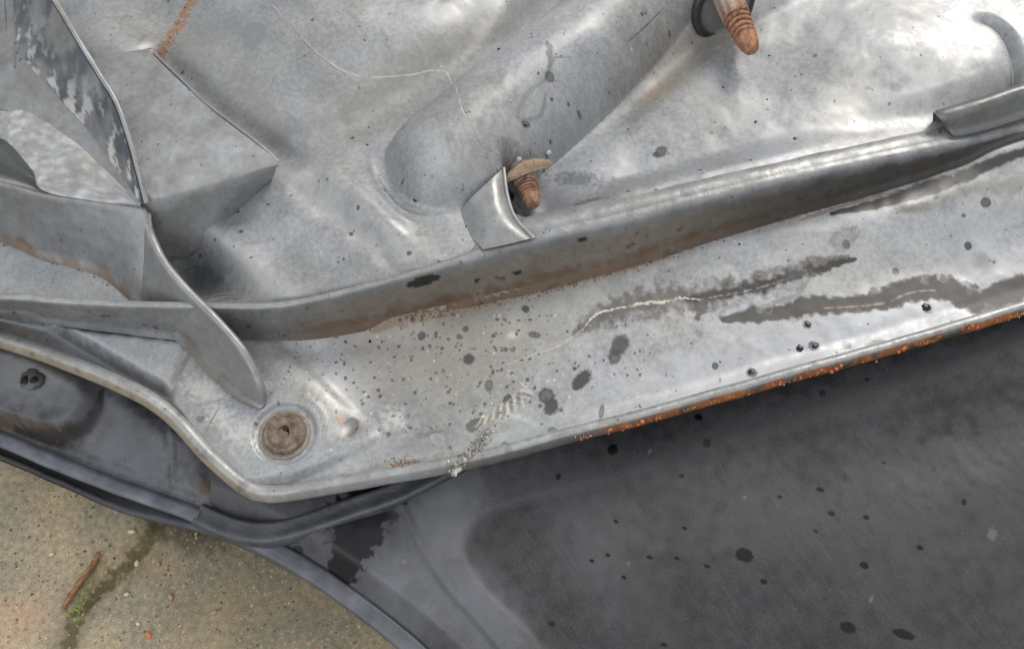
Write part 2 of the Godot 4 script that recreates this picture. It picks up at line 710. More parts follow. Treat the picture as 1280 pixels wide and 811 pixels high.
func weathering() -> ImageTexture:
	# a seamless patch of stained, specked and scuffed plastic for the ribs and walls
	var z := 1024
	var layers := []
	for e in [[0.006, 4, 91], [0.03, 4, 92], [0.22, 2, 93]]:
		var n := FastNoiseLite.new()
		n.seed = e[2]
		n.noise_type = FastNoiseLite.TYPE_SIMPLEX_SMOOTH
		n.frequency = e[0]
		n.fractal_octaves = e[1]
		var im := n.get_seamless_image(z, z)
		im.convert(Image.FORMAT_L8)
		layers.append(im.get_data())
	var s := Stain.new()
	s.setup(0, 0, 0.125, 0.125, z, z, nc)
	var l0: PackedByteArray = layers[0]
	var l1: PackedByteArray = layers[1]
	var l2: PackedByteArray = layers[2]
	for k in z * z:
		var c := 222.0 + (l0[k] - 128) * 0.20 + (l1[k] - 128) * 0.14 + (l2[k] - 128) * 0.14
		var hue := (l0[k] - 128) * 0.03
		s.px[k * 3] = clampi(int(c - hue), 0, 255)
		s.px[k * 3 + 1] = clampi(int(c), 0, 255)
		s.px[k * 3 + 2] = clampi(int(c - 1 + hue), 0, 255)
	var rng := RandomNumberGenerator.new()
	rng.seed = 12
	for k in 520:
		var c := Vector3(rng.randf_range(0.004, 0.121), 0, rng.randf_range(0.004, 0.121))
		var r := 0.10 + 0.34 * pow(rng.randf(), 4.0)
		s.blot(c, r * rng.randf_range(1, 1.6), r, rng.randf() * 3, Color8(104, 100, 96) if rng.randf() < 0.75 else Color8(252, 252, 250), rng.randf_range(0.4, 0.9), 0.3, 0.4)
	for k in 16:
		var c := Vector3(rng.randf_range(0.01, 0.115), 0, rng.randf_range(0.01, 0.115))
		s.blot(c, rng.randf_range(0.4, 1.1), rng.randf_range(0.3, 0.6), rng.randf() * 3, Color8(84, 83, 82), 0.85, 0.2, 0.3)
	for k in 40:
		var c := Vector3(rng.randf_range(0.01, 0.115), 0, rng.randf_range(0.01, 0.115))
		s.blot(c, rng.randf_range(1.0, 4.5), rng.randf_range(0.6, 2.5), rng.randf() * 3, Color8(184, 178, 168) if k % 2 else Color8(250, 250, 249), rng.randf_range(0.2, 0.5), 0.7, 0.7)
	for k in 150:
		var c := Vector3(rng.randf_range(0.012, 0.112), 0, rng.randf_range(0.012, 0.112))
		var an := rng.randf() * TAU
		var L := rng.randf_range(0.002, 0.010)
		s.streak(PackedVector3Array([c, c + Vector3(cos(an), 0, sin(an)) * L * 0.5, c + Vector3(cos(an + 0.12), 0, sin(an + 0.12)) * L]), [0.0, rng.randf_range(0.05, 0.12), 0.0], Color8(250, 250, 250) if k % 2 else Color8(140, 138, 134), rng.randf_range(0.2, 0.6), 0.6, 0.4)
	return s.textures()[0]

func lin(r: float, g: float, b: float) -> Color:
	return Color(r / 255.0, g / 255.0, b / 255.0).srgb_to_linear()


# ---- concrete paving --------------------------------------------------------------------------------------------
func paving():
	var base := thing("paving", "", "")
	base.remove_meta("label")
	base.remove_meta("category")
	base.set_meta("kind", "structure")
	var x0 := -0.42
	var z0 := -0.36
	var st := 0.0015
	var nx := 560
	var nz := 440
	var f := Field.new(x0, z0, nx, nz, st, 0.0)
	var joint := even(pts([[330, 500, 0], [262, 580, 0], [205, 640, -1], [190, 668, -1], [160, 705, -1], [118, 742, -1], [94, 775, -1], [84, 811, -1], [70, 880, -1], [60, 1000, 0]]), 60)
	# the joint: a worn, filled groove
	f.line(joint, 16.0, func(h, d, _s, _t): return h - 0.0022 * exp(-d * d / 26.0) - 0.0016 * exp(-d * d / 4.0))
	for j in nz:
		for i in nx:
			var x := x0 + i * st
			var z := z0 + j * st
			f.h[j * nx + i] += 0.0007 * nb.get_noise_2d(x * 30, z * 30) + 0.00045 * nc.get_noise_2d(x * 150, z * 150) + 0.0004 * na.get_noise_2d(x * 420, z * 420)
	# colour: sand-coloured concrete; wet and mossy beside the joint
	var s := Stain.new()
	s.setup(-0.32, -0.06, 0.08, 0.16, 2048, 1126, nc)
	var n1 := noise_image(2048, 1126, 0.004, 3, 41)
	var n2 := noise_image(2048, 1126, 0.05, 5, 42)
	var n3 := noise_image(2048, 1126, 0.30, 2, 43)
	var n4 := noise_image(2048, 1126, 0.45, 1, 44)
	for i in s.w * s.h:
		var k := 152.0 + (n1[i] - 128) * 0.12 + (n2[i] - 128) * 0.17 + (n3[i] - 128) * 0.30
		if n4[i] > 205:
			k += (n4[i] - 205) * 1.1
		elif n4[i] < 40:
			k -= (40 - n4[i]) * 0.8
		var warm := (n1[i] - 128) * 0.05
		s.px[i * 3] = clampi(int(k + 4 + warm), 0, 255)
		s.px[i * 3 + 1] = clampi(int(k * 0.955), 0, 255)
		s.px[i * 3 + 2] = clampi(int(k * 0.81 - warm), 0, 255)
		s.ro[i] = 225
	s.streak(joint, [0, 6, 10, 9, 8, 8, 8], Color8(120, 112, 86), 0.4, 0.8, 0.8)
	s.streak(joint, [0, 3, 5, 3.5, 3, 3.5, 3], Color8(84, 75, 56), 0.6, 0.6, 0.9, 0.7, 0.25)
	s.streak(joint, [0, 2, 3, 2, 1.5, 3, 2], Color8(100, 100, 62), 0.35, 0.5, 1.0, -1, 0.6)
	# the damp patch to the right of the joint
	s.blot(P(330, 735, 0), 52, 30, 0.5, Color8(100, 88, 62), 0.30, 0.9, 0.4)
	s.blot(P(230, 660, 0), 16, 7, 0.4, Color8(60, 52, 40), 0.5, 0.7, 0.5)
	s.blot(P(20, 770, 0), 14, 9, 0.2, Color8(170, 128, 108), 0.25, 0.8, 0.4)
	var rng := RandomNumberGenerator.new()
	rng.seed = 77
	for k in 1500:
		var c := P(rng.randf_range(-60, 560), rng.randf_range(540, 840), 0)
		var g := rng.randf()
		var col := Color8(196, 184, 158) if g < 0.45 else (Color8(84, 76, 60) if g < 0.62 else Color8(168, 120, 92))
		s.blot(c, rng.randf_range(0.25, 0.75), rng.randf_range(0.25, 0.6), rng.randf() * 3, col, rng.randf_range(0.25, 0.75), 0.3, 0.4)
	var t := s.textures()
	var m := mat("concrete", Color.WHITE, 0.9, 0.35)
	m.albedo_texture = t[0]
	m.normal_enabled = true
	m.normal_texture = normal_tex(0.25, 3, 51, 5.0)
	m.normal_scale = 0.0
	var left := PackedVector2Array()
	for p in joint:
		left.append(Vector2(p.x, p.z))
	# which side of the joint a cell is on
	var poly := PackedVector2Array(left)
	poly.append(Vector2(left[59].x, 0.6))
	poly.append(Vector2(-0.8, 0.6))
	poly.append(Vector2(-0.8, -0.8))
	poly.append(Vector2(left[0].x + 0.03, -0.8))
	poly.append(Vector2(left[0].x + 0.03, left[0].y - 0.02))
	var side := PackedByteArray()
	side.resize(nx * nz)
	for j in nz:
		for i in nx:
			side[j * nx + i] = 1 if inside(poly, Vector2(x0 + (i + 0.5) * st, z0 + (j + 0.5) * st)) else 0
	var a := s.a
	var b := s.b
	put("concrete_slab", f.mesh(func(i, j): return side[j * nx + i] == 1, a, b), m, base)
	put("concrete_slab", f.mesh(func(i, j): return side[j * nx + i] == 0, a, b), m, base)
	# stones that show in the worn face
	var list := []
	for k in 900:
		var c := P(rng.randf_range(-60, 540), rng.randf_range(545, 830), 0)
		var g := rng.randf()
		var col := lin(150, 138, 112) if g < 0.6 else (lin(110, 98, 78) if g < 0.9 else lin(168, 122, 96))
		c.y = f.at(c.x, c.z) - 0.0001
		list.append([c, rng.randf_range(0.3, 0.75), 0.6, col * rng.randf_range(0.8, 1.2), k])
	var grit := lumps(list, M["crumbs"], "grit", base, 4, 6)
	grit.set_meta("kind", "stuff")
	# loose pebbles
	var spots := [[164, 664, 3.6, 0], [168, 703, 3.4, 0], [64, 693, 2.6, 0], [198, 705, 2.4, 1], [158, 743, 2.6, 0], [213, 746, 3.2, 2], [268, 765, 2.6, 2], [185, 794, 3.6, 3], [245, 667, 2.4, 1], [172, 780, 2.4, 0], [131, 714, 2.6, 1], [300, 800, 2.0, 1]]
	var says := ["cream pebble by the dark damp patch at the joint", "cream pebble in the joint right above the twig's tip", "small pale chip on the left slab left of the joint", "little sandy pebble right of the joint above the twig", "small white pebble on the slab right of the green tuft",
		"pinkish pebble on the right slab below the wet shadow", "small brown pink pebble far right on the open slab", "orange pebble low on the slab near the picture's bottom", "thin tan chip close under the trim's grey rim", "tiny pale chip low beside the joint's end", "sandy pebble lying in the joint beside the twig", "tiny sandy chip at the bottom of the right slab"]
	var cols := [lin(206, 196, 166), lin(170, 150, 110), lin(190, 150, 118), lin(196, 128, 92)]
	for k in spots.size():
		var c := P(spots[k][0], spots[k][1], 0.3)
		var o := lumps([[Vector3(0, 0.0003, 0), spots[k][2] * 0.36, 0.7, cols[spots[k][3]], 400 + k]], M["crumbs"], "pebble", self, 7, 10)
		o.position = Vector3(c.x, f.at(c.x, c.z) + 0.0002, c.z)
		o.rotation.y = k * 1.7
		o.scale = Vector3(1.25, 1, 0.85)
		tag(o, says[k], "pebble", "pebbles on the concrete")
	# twig
	var path := even(pts([[124, 690, 1.6], [118, 705, 2.0], [104, 722, 2.4], [93, 738, 2.0], [84, 752, 1.4], [79, 762, 0.8]]), 26)
	var tv := PackedVector3Array()
	var tc := PackedColorArray()
	for i in 26:
		var d := (path[mini(i + 1, 25)] - path[maxi(i - 1, 0)]).normalized()
		var o1 := d.cross(Vector3.UP).normalized()
		var o2 := o1.cross(d)
		var r := 0.00125 * (0.75 + 0.35 * sin(PI * i / 25.0)) * (1 + 0.25 * nb.get_noise_1d(i * 0.6))
		if i == 0 or i == 25:
			r *= 0.45
		for k in 11:
			var an := TAU * k / 10
			var q := path[i] + (o1 * cos(an) + o2 * sin(an)) * r * (1 + 0.2 * nb.get_noise_2d(k % 10 * 1.3, i * 0.35)) + Vector3.UP * 0.0006
			tv.append(q)
			tc.append(lin(170, 132, 98).lerp(lin(96, 68, 50), clampf(0.5 + 0.9 * nc.get_noise_2d(k % 10 * 0.9, i * 0.22), 0, 1)))
	var tw := put("twig", grid_mesh(tv, 11, 26, tc), M["crumbs"])
	tag(tw, "short brown dry twig lying across the mossy paving joint", "twig")
	# two small green plants in the joint
	var what := ["larger green moss sprig in the joint beside the twig", "smaller green moss sprig in the joint below the twig"]
	var cs := [P(105, 737, 1), P(96, 769, 1)]
	for k in 2:
		var o := thing("moss_sprig", what[k], "moss", cs[k], "moss sprigs in the joint")
		for q in (46 if k == 0 else 26):
			var an := rng.randf() * TAU
			var rr := sqrt(rng.randf()) * (0.0048 if k == 0 else 0.0034)
			var c := Vector3(cos(an) * rr * 0.8, 0, sin(an) * rr)
			var lf := SurfaceTool.new()
			lf.begin(Mesh.PRIMITIVE_TRIANGLES)
			var L := rng.randf_range(0.0012, 0.0024)
			var dir := Vector3(cos(an + rng.randf_range(-1, 1)), rng.randf_range(0.3, 1.3), sin(an + rng.randf_range(-1, 1))).normalized()
			var sd := dir.cross(Vector3.UP).normalized() * L * 0.34
			var col := lin(104, 118, 52).lerp(lin(150, 160, 84), rng.randf())
			var p := [c, c + dir * L * 0.5 + sd, c + dir * L, c + dir * L * 0.5 - sd]
			for tr in [[0, 1, 2], [0, 2, 3]]:
				for e in tr:
					lf.set_color(col)
					lf.add_vertex(p[e])
			lf.generate_normals()
			put("leaf", lf.commit(), M["leaf"], o)

# ---- the dark plastic trim underneath ------------------------------------------------------------------------------
func dark_trim():
	var D := lin(60, 61, 64)
	var E := lin(86, 89, 94)
	# right piece: a wide dark panel with a sunk shape pressed into it and a rim along its edge
	var x0 := -0.16
	var z0 := -0.06
	var st := 0.001
	var nx := 480
	var nz := 240
	var f := Field.new(x0, z0, nx, nz, st, 0.030)
	var w := pts([[250, 600, 30], [600, 560, 38], [1400, 330, 53], [1500, 950, 47], [700, 950, 35], [400, 780, 27]])
	f.flat(w, 6, w)
	# the panel rises gently to the right of the crease, and is sunk inside the dark outline
	var crease := even(pts([[480, 600, 35], [505, 640, 34], [530, 690, 34], [560, 735, 34], [600, 780, 34], [640, 830, 34], [680, 890, 34]]), 50)
	var right := PackedVector3Array(crease)
	right.append_array(pts([[1500, 1000, 30], [1500, 300, 30], [560, 560, 30]]))
	f.add(right, 5, 3.4)
	f.line(crease, 5.0, func(h, d, _s, _t): return h + 0.0011 * exp(-d * d / 2.2))
	var sunk := even(pts([[1500, 430, 52], [1000, 545, 46], [760, 600, 42], [640, 630, 39], [588, 655, 38], [578, 690, 37], [604, 735, 37], [660, 790, 37], [720, 870, 37]]), 70)
	sunk.append_array(pts([[1500, 1000, 33]]))
	f.add(sunk, 2.5, -0.9)
	f.bump(P(900, 700, 33), 60, 26, -0.35, 2.0)
	f.bump(P(1150, 560, 36), 70, 14, -0.3, -2.5)
	for j in nz:
		for i in nx:
			var x := x0 + i * st
			var z := z0 + j * st
			f.h[j * nx + i] += 0.0003 * nb.get_noise_2d(x * 22, z * 22) + 0.00005 * nb.get_noise_2d(x * 200, z * 200)
	var edge := even(pts([[245, 648, 24], [290, 668, 24], [340, 693, 24], [390, 722, 24], [440, 758, 24], [480, 788, 24], [520, 822, 24], [580, 880, 24]]), 80)
	var lim := flat2(edge)
	lim.append(Vector2(0.4, 0.3))
	lim.append(Vector2(0.4, -0.12))
	lim.append(Vector2(P(345, 520, 30).x, -0.12))
	lim.append(Vector2(P(254, 634, 30).x, P(254, 634, 30).z))
	f.line(edge, 15, func(h, d, _s, t): return lerpf(h, high(edge, t) - 0.0014, sm(15.0, 4.0, d)))
	# colour
	var s := Stain.new()
	s.setup(x0, z0, x0 + (nx - 1) * st, z0 + (nz - 1) * st, 1800, 900, nc)
	var n1 := noise_image(1800, 900, 0.005, 4, 61)
	var n2 := noise_image(1800, 900, 0.03, 4, 62)
	var n3 := noise_image(1800, 900, 0.25, 2, 63)
	# fine brushed scratches, steep from upper left to lower right
	var n4 := noise_image(1800, 900, 0.035, 3, 64)
	var scr := FastNoiseLite.new()
	scr.seed = 65
	scr.frequency = 1.0
	scr.fractal_octaves = 2
	var mk := f.mask(sunk, 2)
	for j in s.h:
		for i in s.w:
			var k := j * s.w + i
			var across := i * 0.87 - j * 0.5
			var lengthwise := i * 0.5 + j * 0.87
			var sc := scr.get_noise_2d(across * 0.09, lengthwise * 0.004)
			var inside_ := 0.0
			var mi := int(i / 1800.0 * nx) - int(mk[0])
			var mj := int(j / 900.0 * nz) - int(mk[1])
			if mi >= 0 and mj >= 0 and mi < mk[2] and mj < mk[3]:
				inside_ = mk[4][mj * mk[2] + mi]
			var c: float = 51.0 + (n1[k] - 128) * 0.04 + (n2[k] - 128) * 0.055 + (n3[k] - 128) * 0.09 + sc * lerpf(1.5, 3.6, inside_) * (0.4 + n1[k] / 200.0) + 26.0 * (1 - inside_) * sm(0.045, -0.02, x0 + i / 1800.0 * nx * st)
			var b := (n4[k] - 128) * 0.03
			s.px[k * 3] = clampi(int(c), 0, 255)
			s.px[k * 3 + 1] = clampi(int(c * 1.0), 0, 255)
			s.px[k * 3 + 2] = clampi(int(c * 1.035 + 0.6 + b), 0, 255)
			s.ro[k] = clampi(int(108 + (n2[k] - 128) * 0.35 + (n1[k] - 128) * 0.3), 60, 200)
	var spot := func(u, v, rx, ry, turn, col, al, soft := 0.2, rag := 0.22, rough := -1.0):
		s.blot(hit(f, u, v, 0.06), rx * 0.32, ry * 0.32, turn, col, al, soft, rag, rough)
	# pale worn zone between the crease and the rim, and the dusty band
	spot.call(500, 740, 60, 34, 0.9, Color8(122, 126, 133), 0.55, 0.8, 0.3)
	spot.call(560, 640, 34, 60, 0.5, Color8(130, 133, 132), 0.55, 0.8, 0.3)
	spot.call(600, 760, 36, 70, -0.75, Color8(112, 116, 123), 0.55, 0.8, 0.3)
	spot.call(880, 640, 120, 60, -0.3, Color8(82, 82, 83), 0.4, 0.95, 0.2)
	spot.call(760, 700, 40, 90, -0.6, Color8(92, 95, 100), 0.45, 0.95, 0.3)
	spot.call(1180, 680, 130, 90, 0.2, Color8(76, 76, 77), 0.4, 0.95, 0.2)
	spot.call(830, 780, 22, 110, -0.55, Color8(56, 55, 52), 0.35, 0.8, 0.6)
	# wet black stain beside the crease
	s.streak(even(PackedVector3Array([hit(f, 500, 605), hit(f, 452, 640), hit(f, 445, 668), hit(f, 432, 700), hit(f, 424, 722)]), 24), [6, 11, 12, 9, 5], Color8(22, 22, 25), 0.92, 0.25, 0.5, 0.22)
	spot.call(372, 688, 8, 5, 0.2, Color8(26, 26, 29), 0.85)
	spot.call(515, 745, 15, 17, 0.3, Color8(84, 86, 90), 0.6, 0.3)
	spot.call(900, 634, 11, 6, -0.7, Color8(52, 52, 54), 0.8, 0.3)
	for q in [[931, 694, 10, 8], [1060, 784, 9, 6], [1130, 793, 12, 5], [1080, 707, 5, 4], [955, 727, 4, 3], [1026, 612, 5, 3], [1040, 642, 4, 3], [1083, 647, 4, 3], [1150, 685, 4, 3], [884, 554, 5, 6], [766, 562, 6, 7], [698, 596, 3, 4], [1028, 492, 4, 4], [1084, 475, 3, 3], [873, 522, 5, 4], [975, 621, 3, 2], [770, 652, 3, 2], [740, 701, 3, 2], [760, 694, 3, 2], [852, 595, 3, 2], [780, 722, 3, 2], [812, 697, 4, 2], [884, 708, 4, 2], [1020, 664, 3, 2], [1205, 628, 3, 4], [846, 698, 3, 2], [690, 780, 4, 3], [830, 806, 4, 2], [856, 660, 3, 2], [1105, 579, 3, 2]]:
		spot.call(q[0], q[1], q[2], q[3], 0.3, Color8(12, 12, 13), 0.95, 0.18, 0.22, 0.25)
	for q in [[812, 565, 2, 4], [1089, 749, 2, 4], [1240, 668, 5, 7], [505, 702, 3, 3], [786, 704, 2, 2], [931, 622, 2, 2]]:
		spot.call(q[0], q[1], q[2], q[3], 0.5, Color8(130, 130, 128), 0.45, 0.4, 0.6)
	var rng := RandomNumberGenerator.new()
	rng.seed = 31
	for k in 600:
		var c := Vector3(rng.randf_range(x0 + 0.08, x0 + 0.45), 0, rng.randf_range(z0 + 0.05, z0 + 0.22))
		s.blot(c, rng.randf_range(0.1, 0.35), rng.randf_range(0.1, 0.3), rng.randf() * 3, Color8(110, 110, 109) if rng.randf() < 0.5 else Color8(36, 36, 38), rng.randf_range(0.2, 0.6), 0.3, 0.4)
	for k in 60:
		var c := hit(f, rng.randf_range(640, 1280), rng.randf_range(520, 811), 0.06)
		var L := rng.randf_range(0.006, 0.026)
		var an := rng.randf_range(0.85, 1.25)
		s.streak(PackedVector3Array([c, c + Vector3(cos(an), 0, sin(an)) * L]), [0.0, rng.randf_range(0.08, 0.2), 0.0], Color8(128, 128, 128), rng.randf_range(0.1, 0.3), 0.6, 0.5)
	var t := s.textures()
	var m := mat("dark panel plastic", Color.WHITE, 1.0, 0.42)
	m.albedo_texture = t[0]
	m.roughness_texture = t[1]
	m.roughness_texture_channel = BaseMaterial3D.TEXTURE_CHANNEL_RED
	var root := thing("dark_trim_panel", "broad dark grey plastic panel with a pressed crease, under the pale moulding's rusty lip", "trim panel")
	var a := Vector2(x0, z0)
	var b := Vector2(x0 + (nx - 1) * st, z0 + (nz - 1) * st)
	put("panel", f.mesh(func(i, j): return inside(lim, Vector2(x0 + (i + 0.5) * st, z0 + (j + 0.5) * st)), a, b), m, root)
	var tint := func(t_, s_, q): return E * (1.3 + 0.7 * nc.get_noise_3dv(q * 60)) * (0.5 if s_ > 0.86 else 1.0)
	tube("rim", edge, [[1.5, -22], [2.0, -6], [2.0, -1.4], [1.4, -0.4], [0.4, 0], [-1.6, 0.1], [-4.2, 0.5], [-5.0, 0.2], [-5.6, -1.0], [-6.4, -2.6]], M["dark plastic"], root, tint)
	# ridge that turns off the rim towards the moulding
	var ridge := even(pts([[246, 640, 26], [280, 656, 27], [312, 664, 29], [345, 663, 31], [390, 650, 32], [440, 633, 35], [500, 612, 39], [592, 564, 43]]), 60)
	tube("ridge", ridge, [[5.2, -6], [4.6, -1.6], [4.2, -0.5], [3.5, 0], [2.4, 0.1], [1.2, -0.25], [-1.0, -0.3], [-2.4, 0.05], [-3.2, 0.1], [-3.8, -0.4], [-4.4, -2.0], [-5.2, -6.0], [-9, -10.0]], M["dark plastic"], root, func(_t, s_, q): return E * (0.9 + 0.6 * nc.get_noise_3dv(q * 60)) * (0.8 if s_ > 0.38 and s_ < 0.55 else 1.0))

	# left piece: a sloping shelf with a raised tray corner
	var lx := -0.33
	var lz := -0.04
	var ln := 320
	var lm := 170
	var g := Field.new(lx, lz, ln, lm, 0.001, 0.030)
	var lw := pts([[-200, 420, 40], [130, 470, 36], [330, 640, 28], [200, 620, 24], [0, 550, 24], [-200, 480, 26]])
	g.flat(lw, 6, lw)
	g.flat(pts([[212, 535, 29], [232, 560, 29], [300, 660, 25], [214, 620, 24]]), 2, pts([[212, 535, 32], [310, 640, 28], [214, 620, 26]]))
	g.add(pts([[262, 570, 28], [360, 540, 28], [380, 700, 26], [238, 668, 26]]), 4, -3.0)
	var seam := even(pts([[214, 520, 30], [216, 560, 30], [214, 622, 26]]), 20)
	g.line(seam, 4.0, func(h, d, _s, _t): return h + 0.0010 * exp(-d * d / 1.2))
	var tray := even(pts([[-260, 330, 40], [-60, 415, 40], [30, 440, 40], [90, 468, 40], [116, 487, 40], [112, 508, 40], [90, 532, 40], [62, 540, 40], [20, 532, 39], [-60, 520, 39], [-260, 480, 39]]), 60)
	g.flat(tray, 3, pts([[0, 440, 46], [110, 490, 44], [0, 535, 41], [-200, 440, 46]]))
	var inner := even(pts([[-260, 345, 40], [-60, 428, 40], [20, 452, 40], [78, 478, 40], [96, 492, 40], [84, 515, 40], [60, 522, 40], [10, 514, 40], [-260, 450, 40]]), 50)
	g.add(inner, 3, -1.2)
	g.bump(P(100, 600, 26), 30, 8, 0.4, -1.5)
	for j in lm:
		for i in ln:
			g.h[j * ln + i] += 0.0004 * nb.get_noise_2d((lx + i * 0.001) * 40, (lz + j * 0.001) * 40)
	var e2 := even(pts([[-260, 455, 27], [-100, 515, 27], [0, 549, 26], [60, 574, 26], [120, 598, 26], [180, 620, 26], [228, 637, 26], [247, 645, 26]]), 60)
	g.line(e2, 9, func(h, d, _s, t): return lerpf(h, minf(h, high(e2, t) - 0.0018), sm(9.0, 5.0, d)))
	var s2 := Stain.new()
	s2.setup(lx, lz, lx + (ln - 1) * 0.001, lz + (lm - 1) * 0.001, 1280, 680, nc)
	var m1 := noise_image(1280, 680, 0.008, 4, 71)
	var m2 := noise_image(1280, 680, 0.05, 4, 72)
	for k in s2.w * s2.h:
		var c := 80.0 + (m1[k] - 128) * 0.22 + (m2[k] - 128) * 0.16
		s2.px[k * 3] = clampi(int(c), 0, 255)
		s2.px[k * 3 + 1] = clampi(int(c * 1.02), 0, 255)
		s2.px[k * 3 + 2] = clampi(int(c * 1.05 + 1), 0, 255)
		s2.ro[k] = clampi(int(110 + (m2[k] - 128) * 0.4), 60, 220)
	var at := func(u, v): return hit(g, u, v, 0.06)
	s2.blot(at.call(40, 470), 26, 12, 0.5, Color8(132, 134, 134), 0.75, 0.8, 0.4)
	s2.streak(even(PackedVector3Array([at.call(-60, 508), at.call(10, 532), at.call(60, 545), at.call(100, 538)]), 20), [2.5, 3, 3.5, 1.5], Color8(96, 78, 62), 0.7, 0.8, 0.9)
	s2.streak(even(PackedVector3Array([at.call(0, 545), at.call(70, 575), at.call(140, 608), at.call(210, 632)]), 24), [2, 3, 3, 1.5], Color8(44, 45, 50), 0.6, 0.8, 0.7)
	s2.streak(even(PackedVector3Array([at.call(128, 488), at.call(122, 512), at.call(100, 538), at.call(64, 548), at.call(20, 540)]), 30), [1.0, 1.8, 2.2, 2.0, 1.2], Color8(42, 41, 42), 0.8, 0.6, 0.4)  # shadow line round the tray's foot, put into the colour
	s2.blot(at.call(160, 560), 20, 12, 0.8, Color8(112, 114, 121), 0.6, 0.8, 0.4)
	s2.blot(at.call(262, 614), 6, 3, 0.5, Color8(108, 88, 66), 0.6, 0.6, 0.6)
	s2.blot(at.call(70, 462), 8, 1.6, 0.4, Color8(120, 112, 96), 0.5, 0.7, 0.8)
	for k in 500:
		var c := Vector3(rng.randf_range(lx + 0.1, lx + 0.28), 0, rng.randf_range(lz + 0.03, lz + 0.15))
		s2.blot(c, rng.randf_range(0.12, 0.4), rng.randf_range(0.12, 0.35), rng.randf() * 3, Color8(170, 168, 160) if rng.randf() < 0.6 else Color8(36, 36, 38), rng.randf_range(0.2, 0.6), 0.3, 0.4)
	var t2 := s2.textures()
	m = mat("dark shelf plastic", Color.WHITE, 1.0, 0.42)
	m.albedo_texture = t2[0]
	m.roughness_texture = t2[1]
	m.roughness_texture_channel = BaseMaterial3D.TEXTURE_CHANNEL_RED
	var lim2 := flat2(e2)
	lim2.append_array(flat2(pts([[254, 642, 26], [290, 600, 27], [320, 560, 30], [200, 440, 36], [-300, 300, 40]])))
	var root2 := thing("dark_trim_end", "blue grey dark plastic trim end with a moulded tray, left beneath the pale moulding", "trim end")
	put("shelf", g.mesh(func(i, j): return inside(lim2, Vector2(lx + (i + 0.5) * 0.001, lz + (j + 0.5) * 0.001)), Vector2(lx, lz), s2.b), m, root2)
	tube("rim", e2, [[-0.5, -10], [2.2, -5.0], [3.0, -1.6], [2.6, -0.5], [1.6, 0], [-1.2, 0.2], [-2.4, -0.1], [-3.4, -1.6], [-4.6, -3.0]], M["dark plastic"], root2, func(_t, _s, q): return E * (1.9 + 1.0 * nc.get_noise_3dv(q * 70)))
	# the lower lip that shows beneath it
	var e3 := even(pts([[-260, 485, 12], [-100, 535, 12], [0, 570, 9], [80, 604, 9], [150, 634, 10], [200, 647, 15], [244, 657, 20], [262, 662, 21]]), 50)
	tube("lower_lip", e3, [[0.5, -11], [1.6, -4], [1.8, -1], [1.0, 0], [-0.6, 0.2], [-2, -0.6], [-4, -2.5], [-8, -5], [-14, -6]], M["dark plastic"], root2, func(t_, _s, q): return E * (0.12 + 0.1 * nc.get_noise_3dv(q * 60) + 0.9 * sm(0.66, 0.85, t_)))  # left stretch near black: shadow of the gap under the rim, painted in
	# blocked hole with the remains of a clip in the tray
	var cc: Vector3 = at.call(40, 474)
	var clip := lumps([[cc + Vector3(0, 0.0004, 0), 5.0, 0.42, lin(98, 98, 96), 7]], M["dark plastic"], "clip", root2, 9, 16)
	clip.set_meta("label", "broken round clip stub in the tray")
	for e in [[-0.0018, 0.0012, 1.9, 3], [0.0016, 0.0010, 1.7, 9]]:
		lumps([[cc + Vector3(e[0], 0.0022, e[1]), e[2], 0.25, Color(0.01, 0.01, 0.01), e[3]]], M["rubber"], "slot", clip, 6, 10)

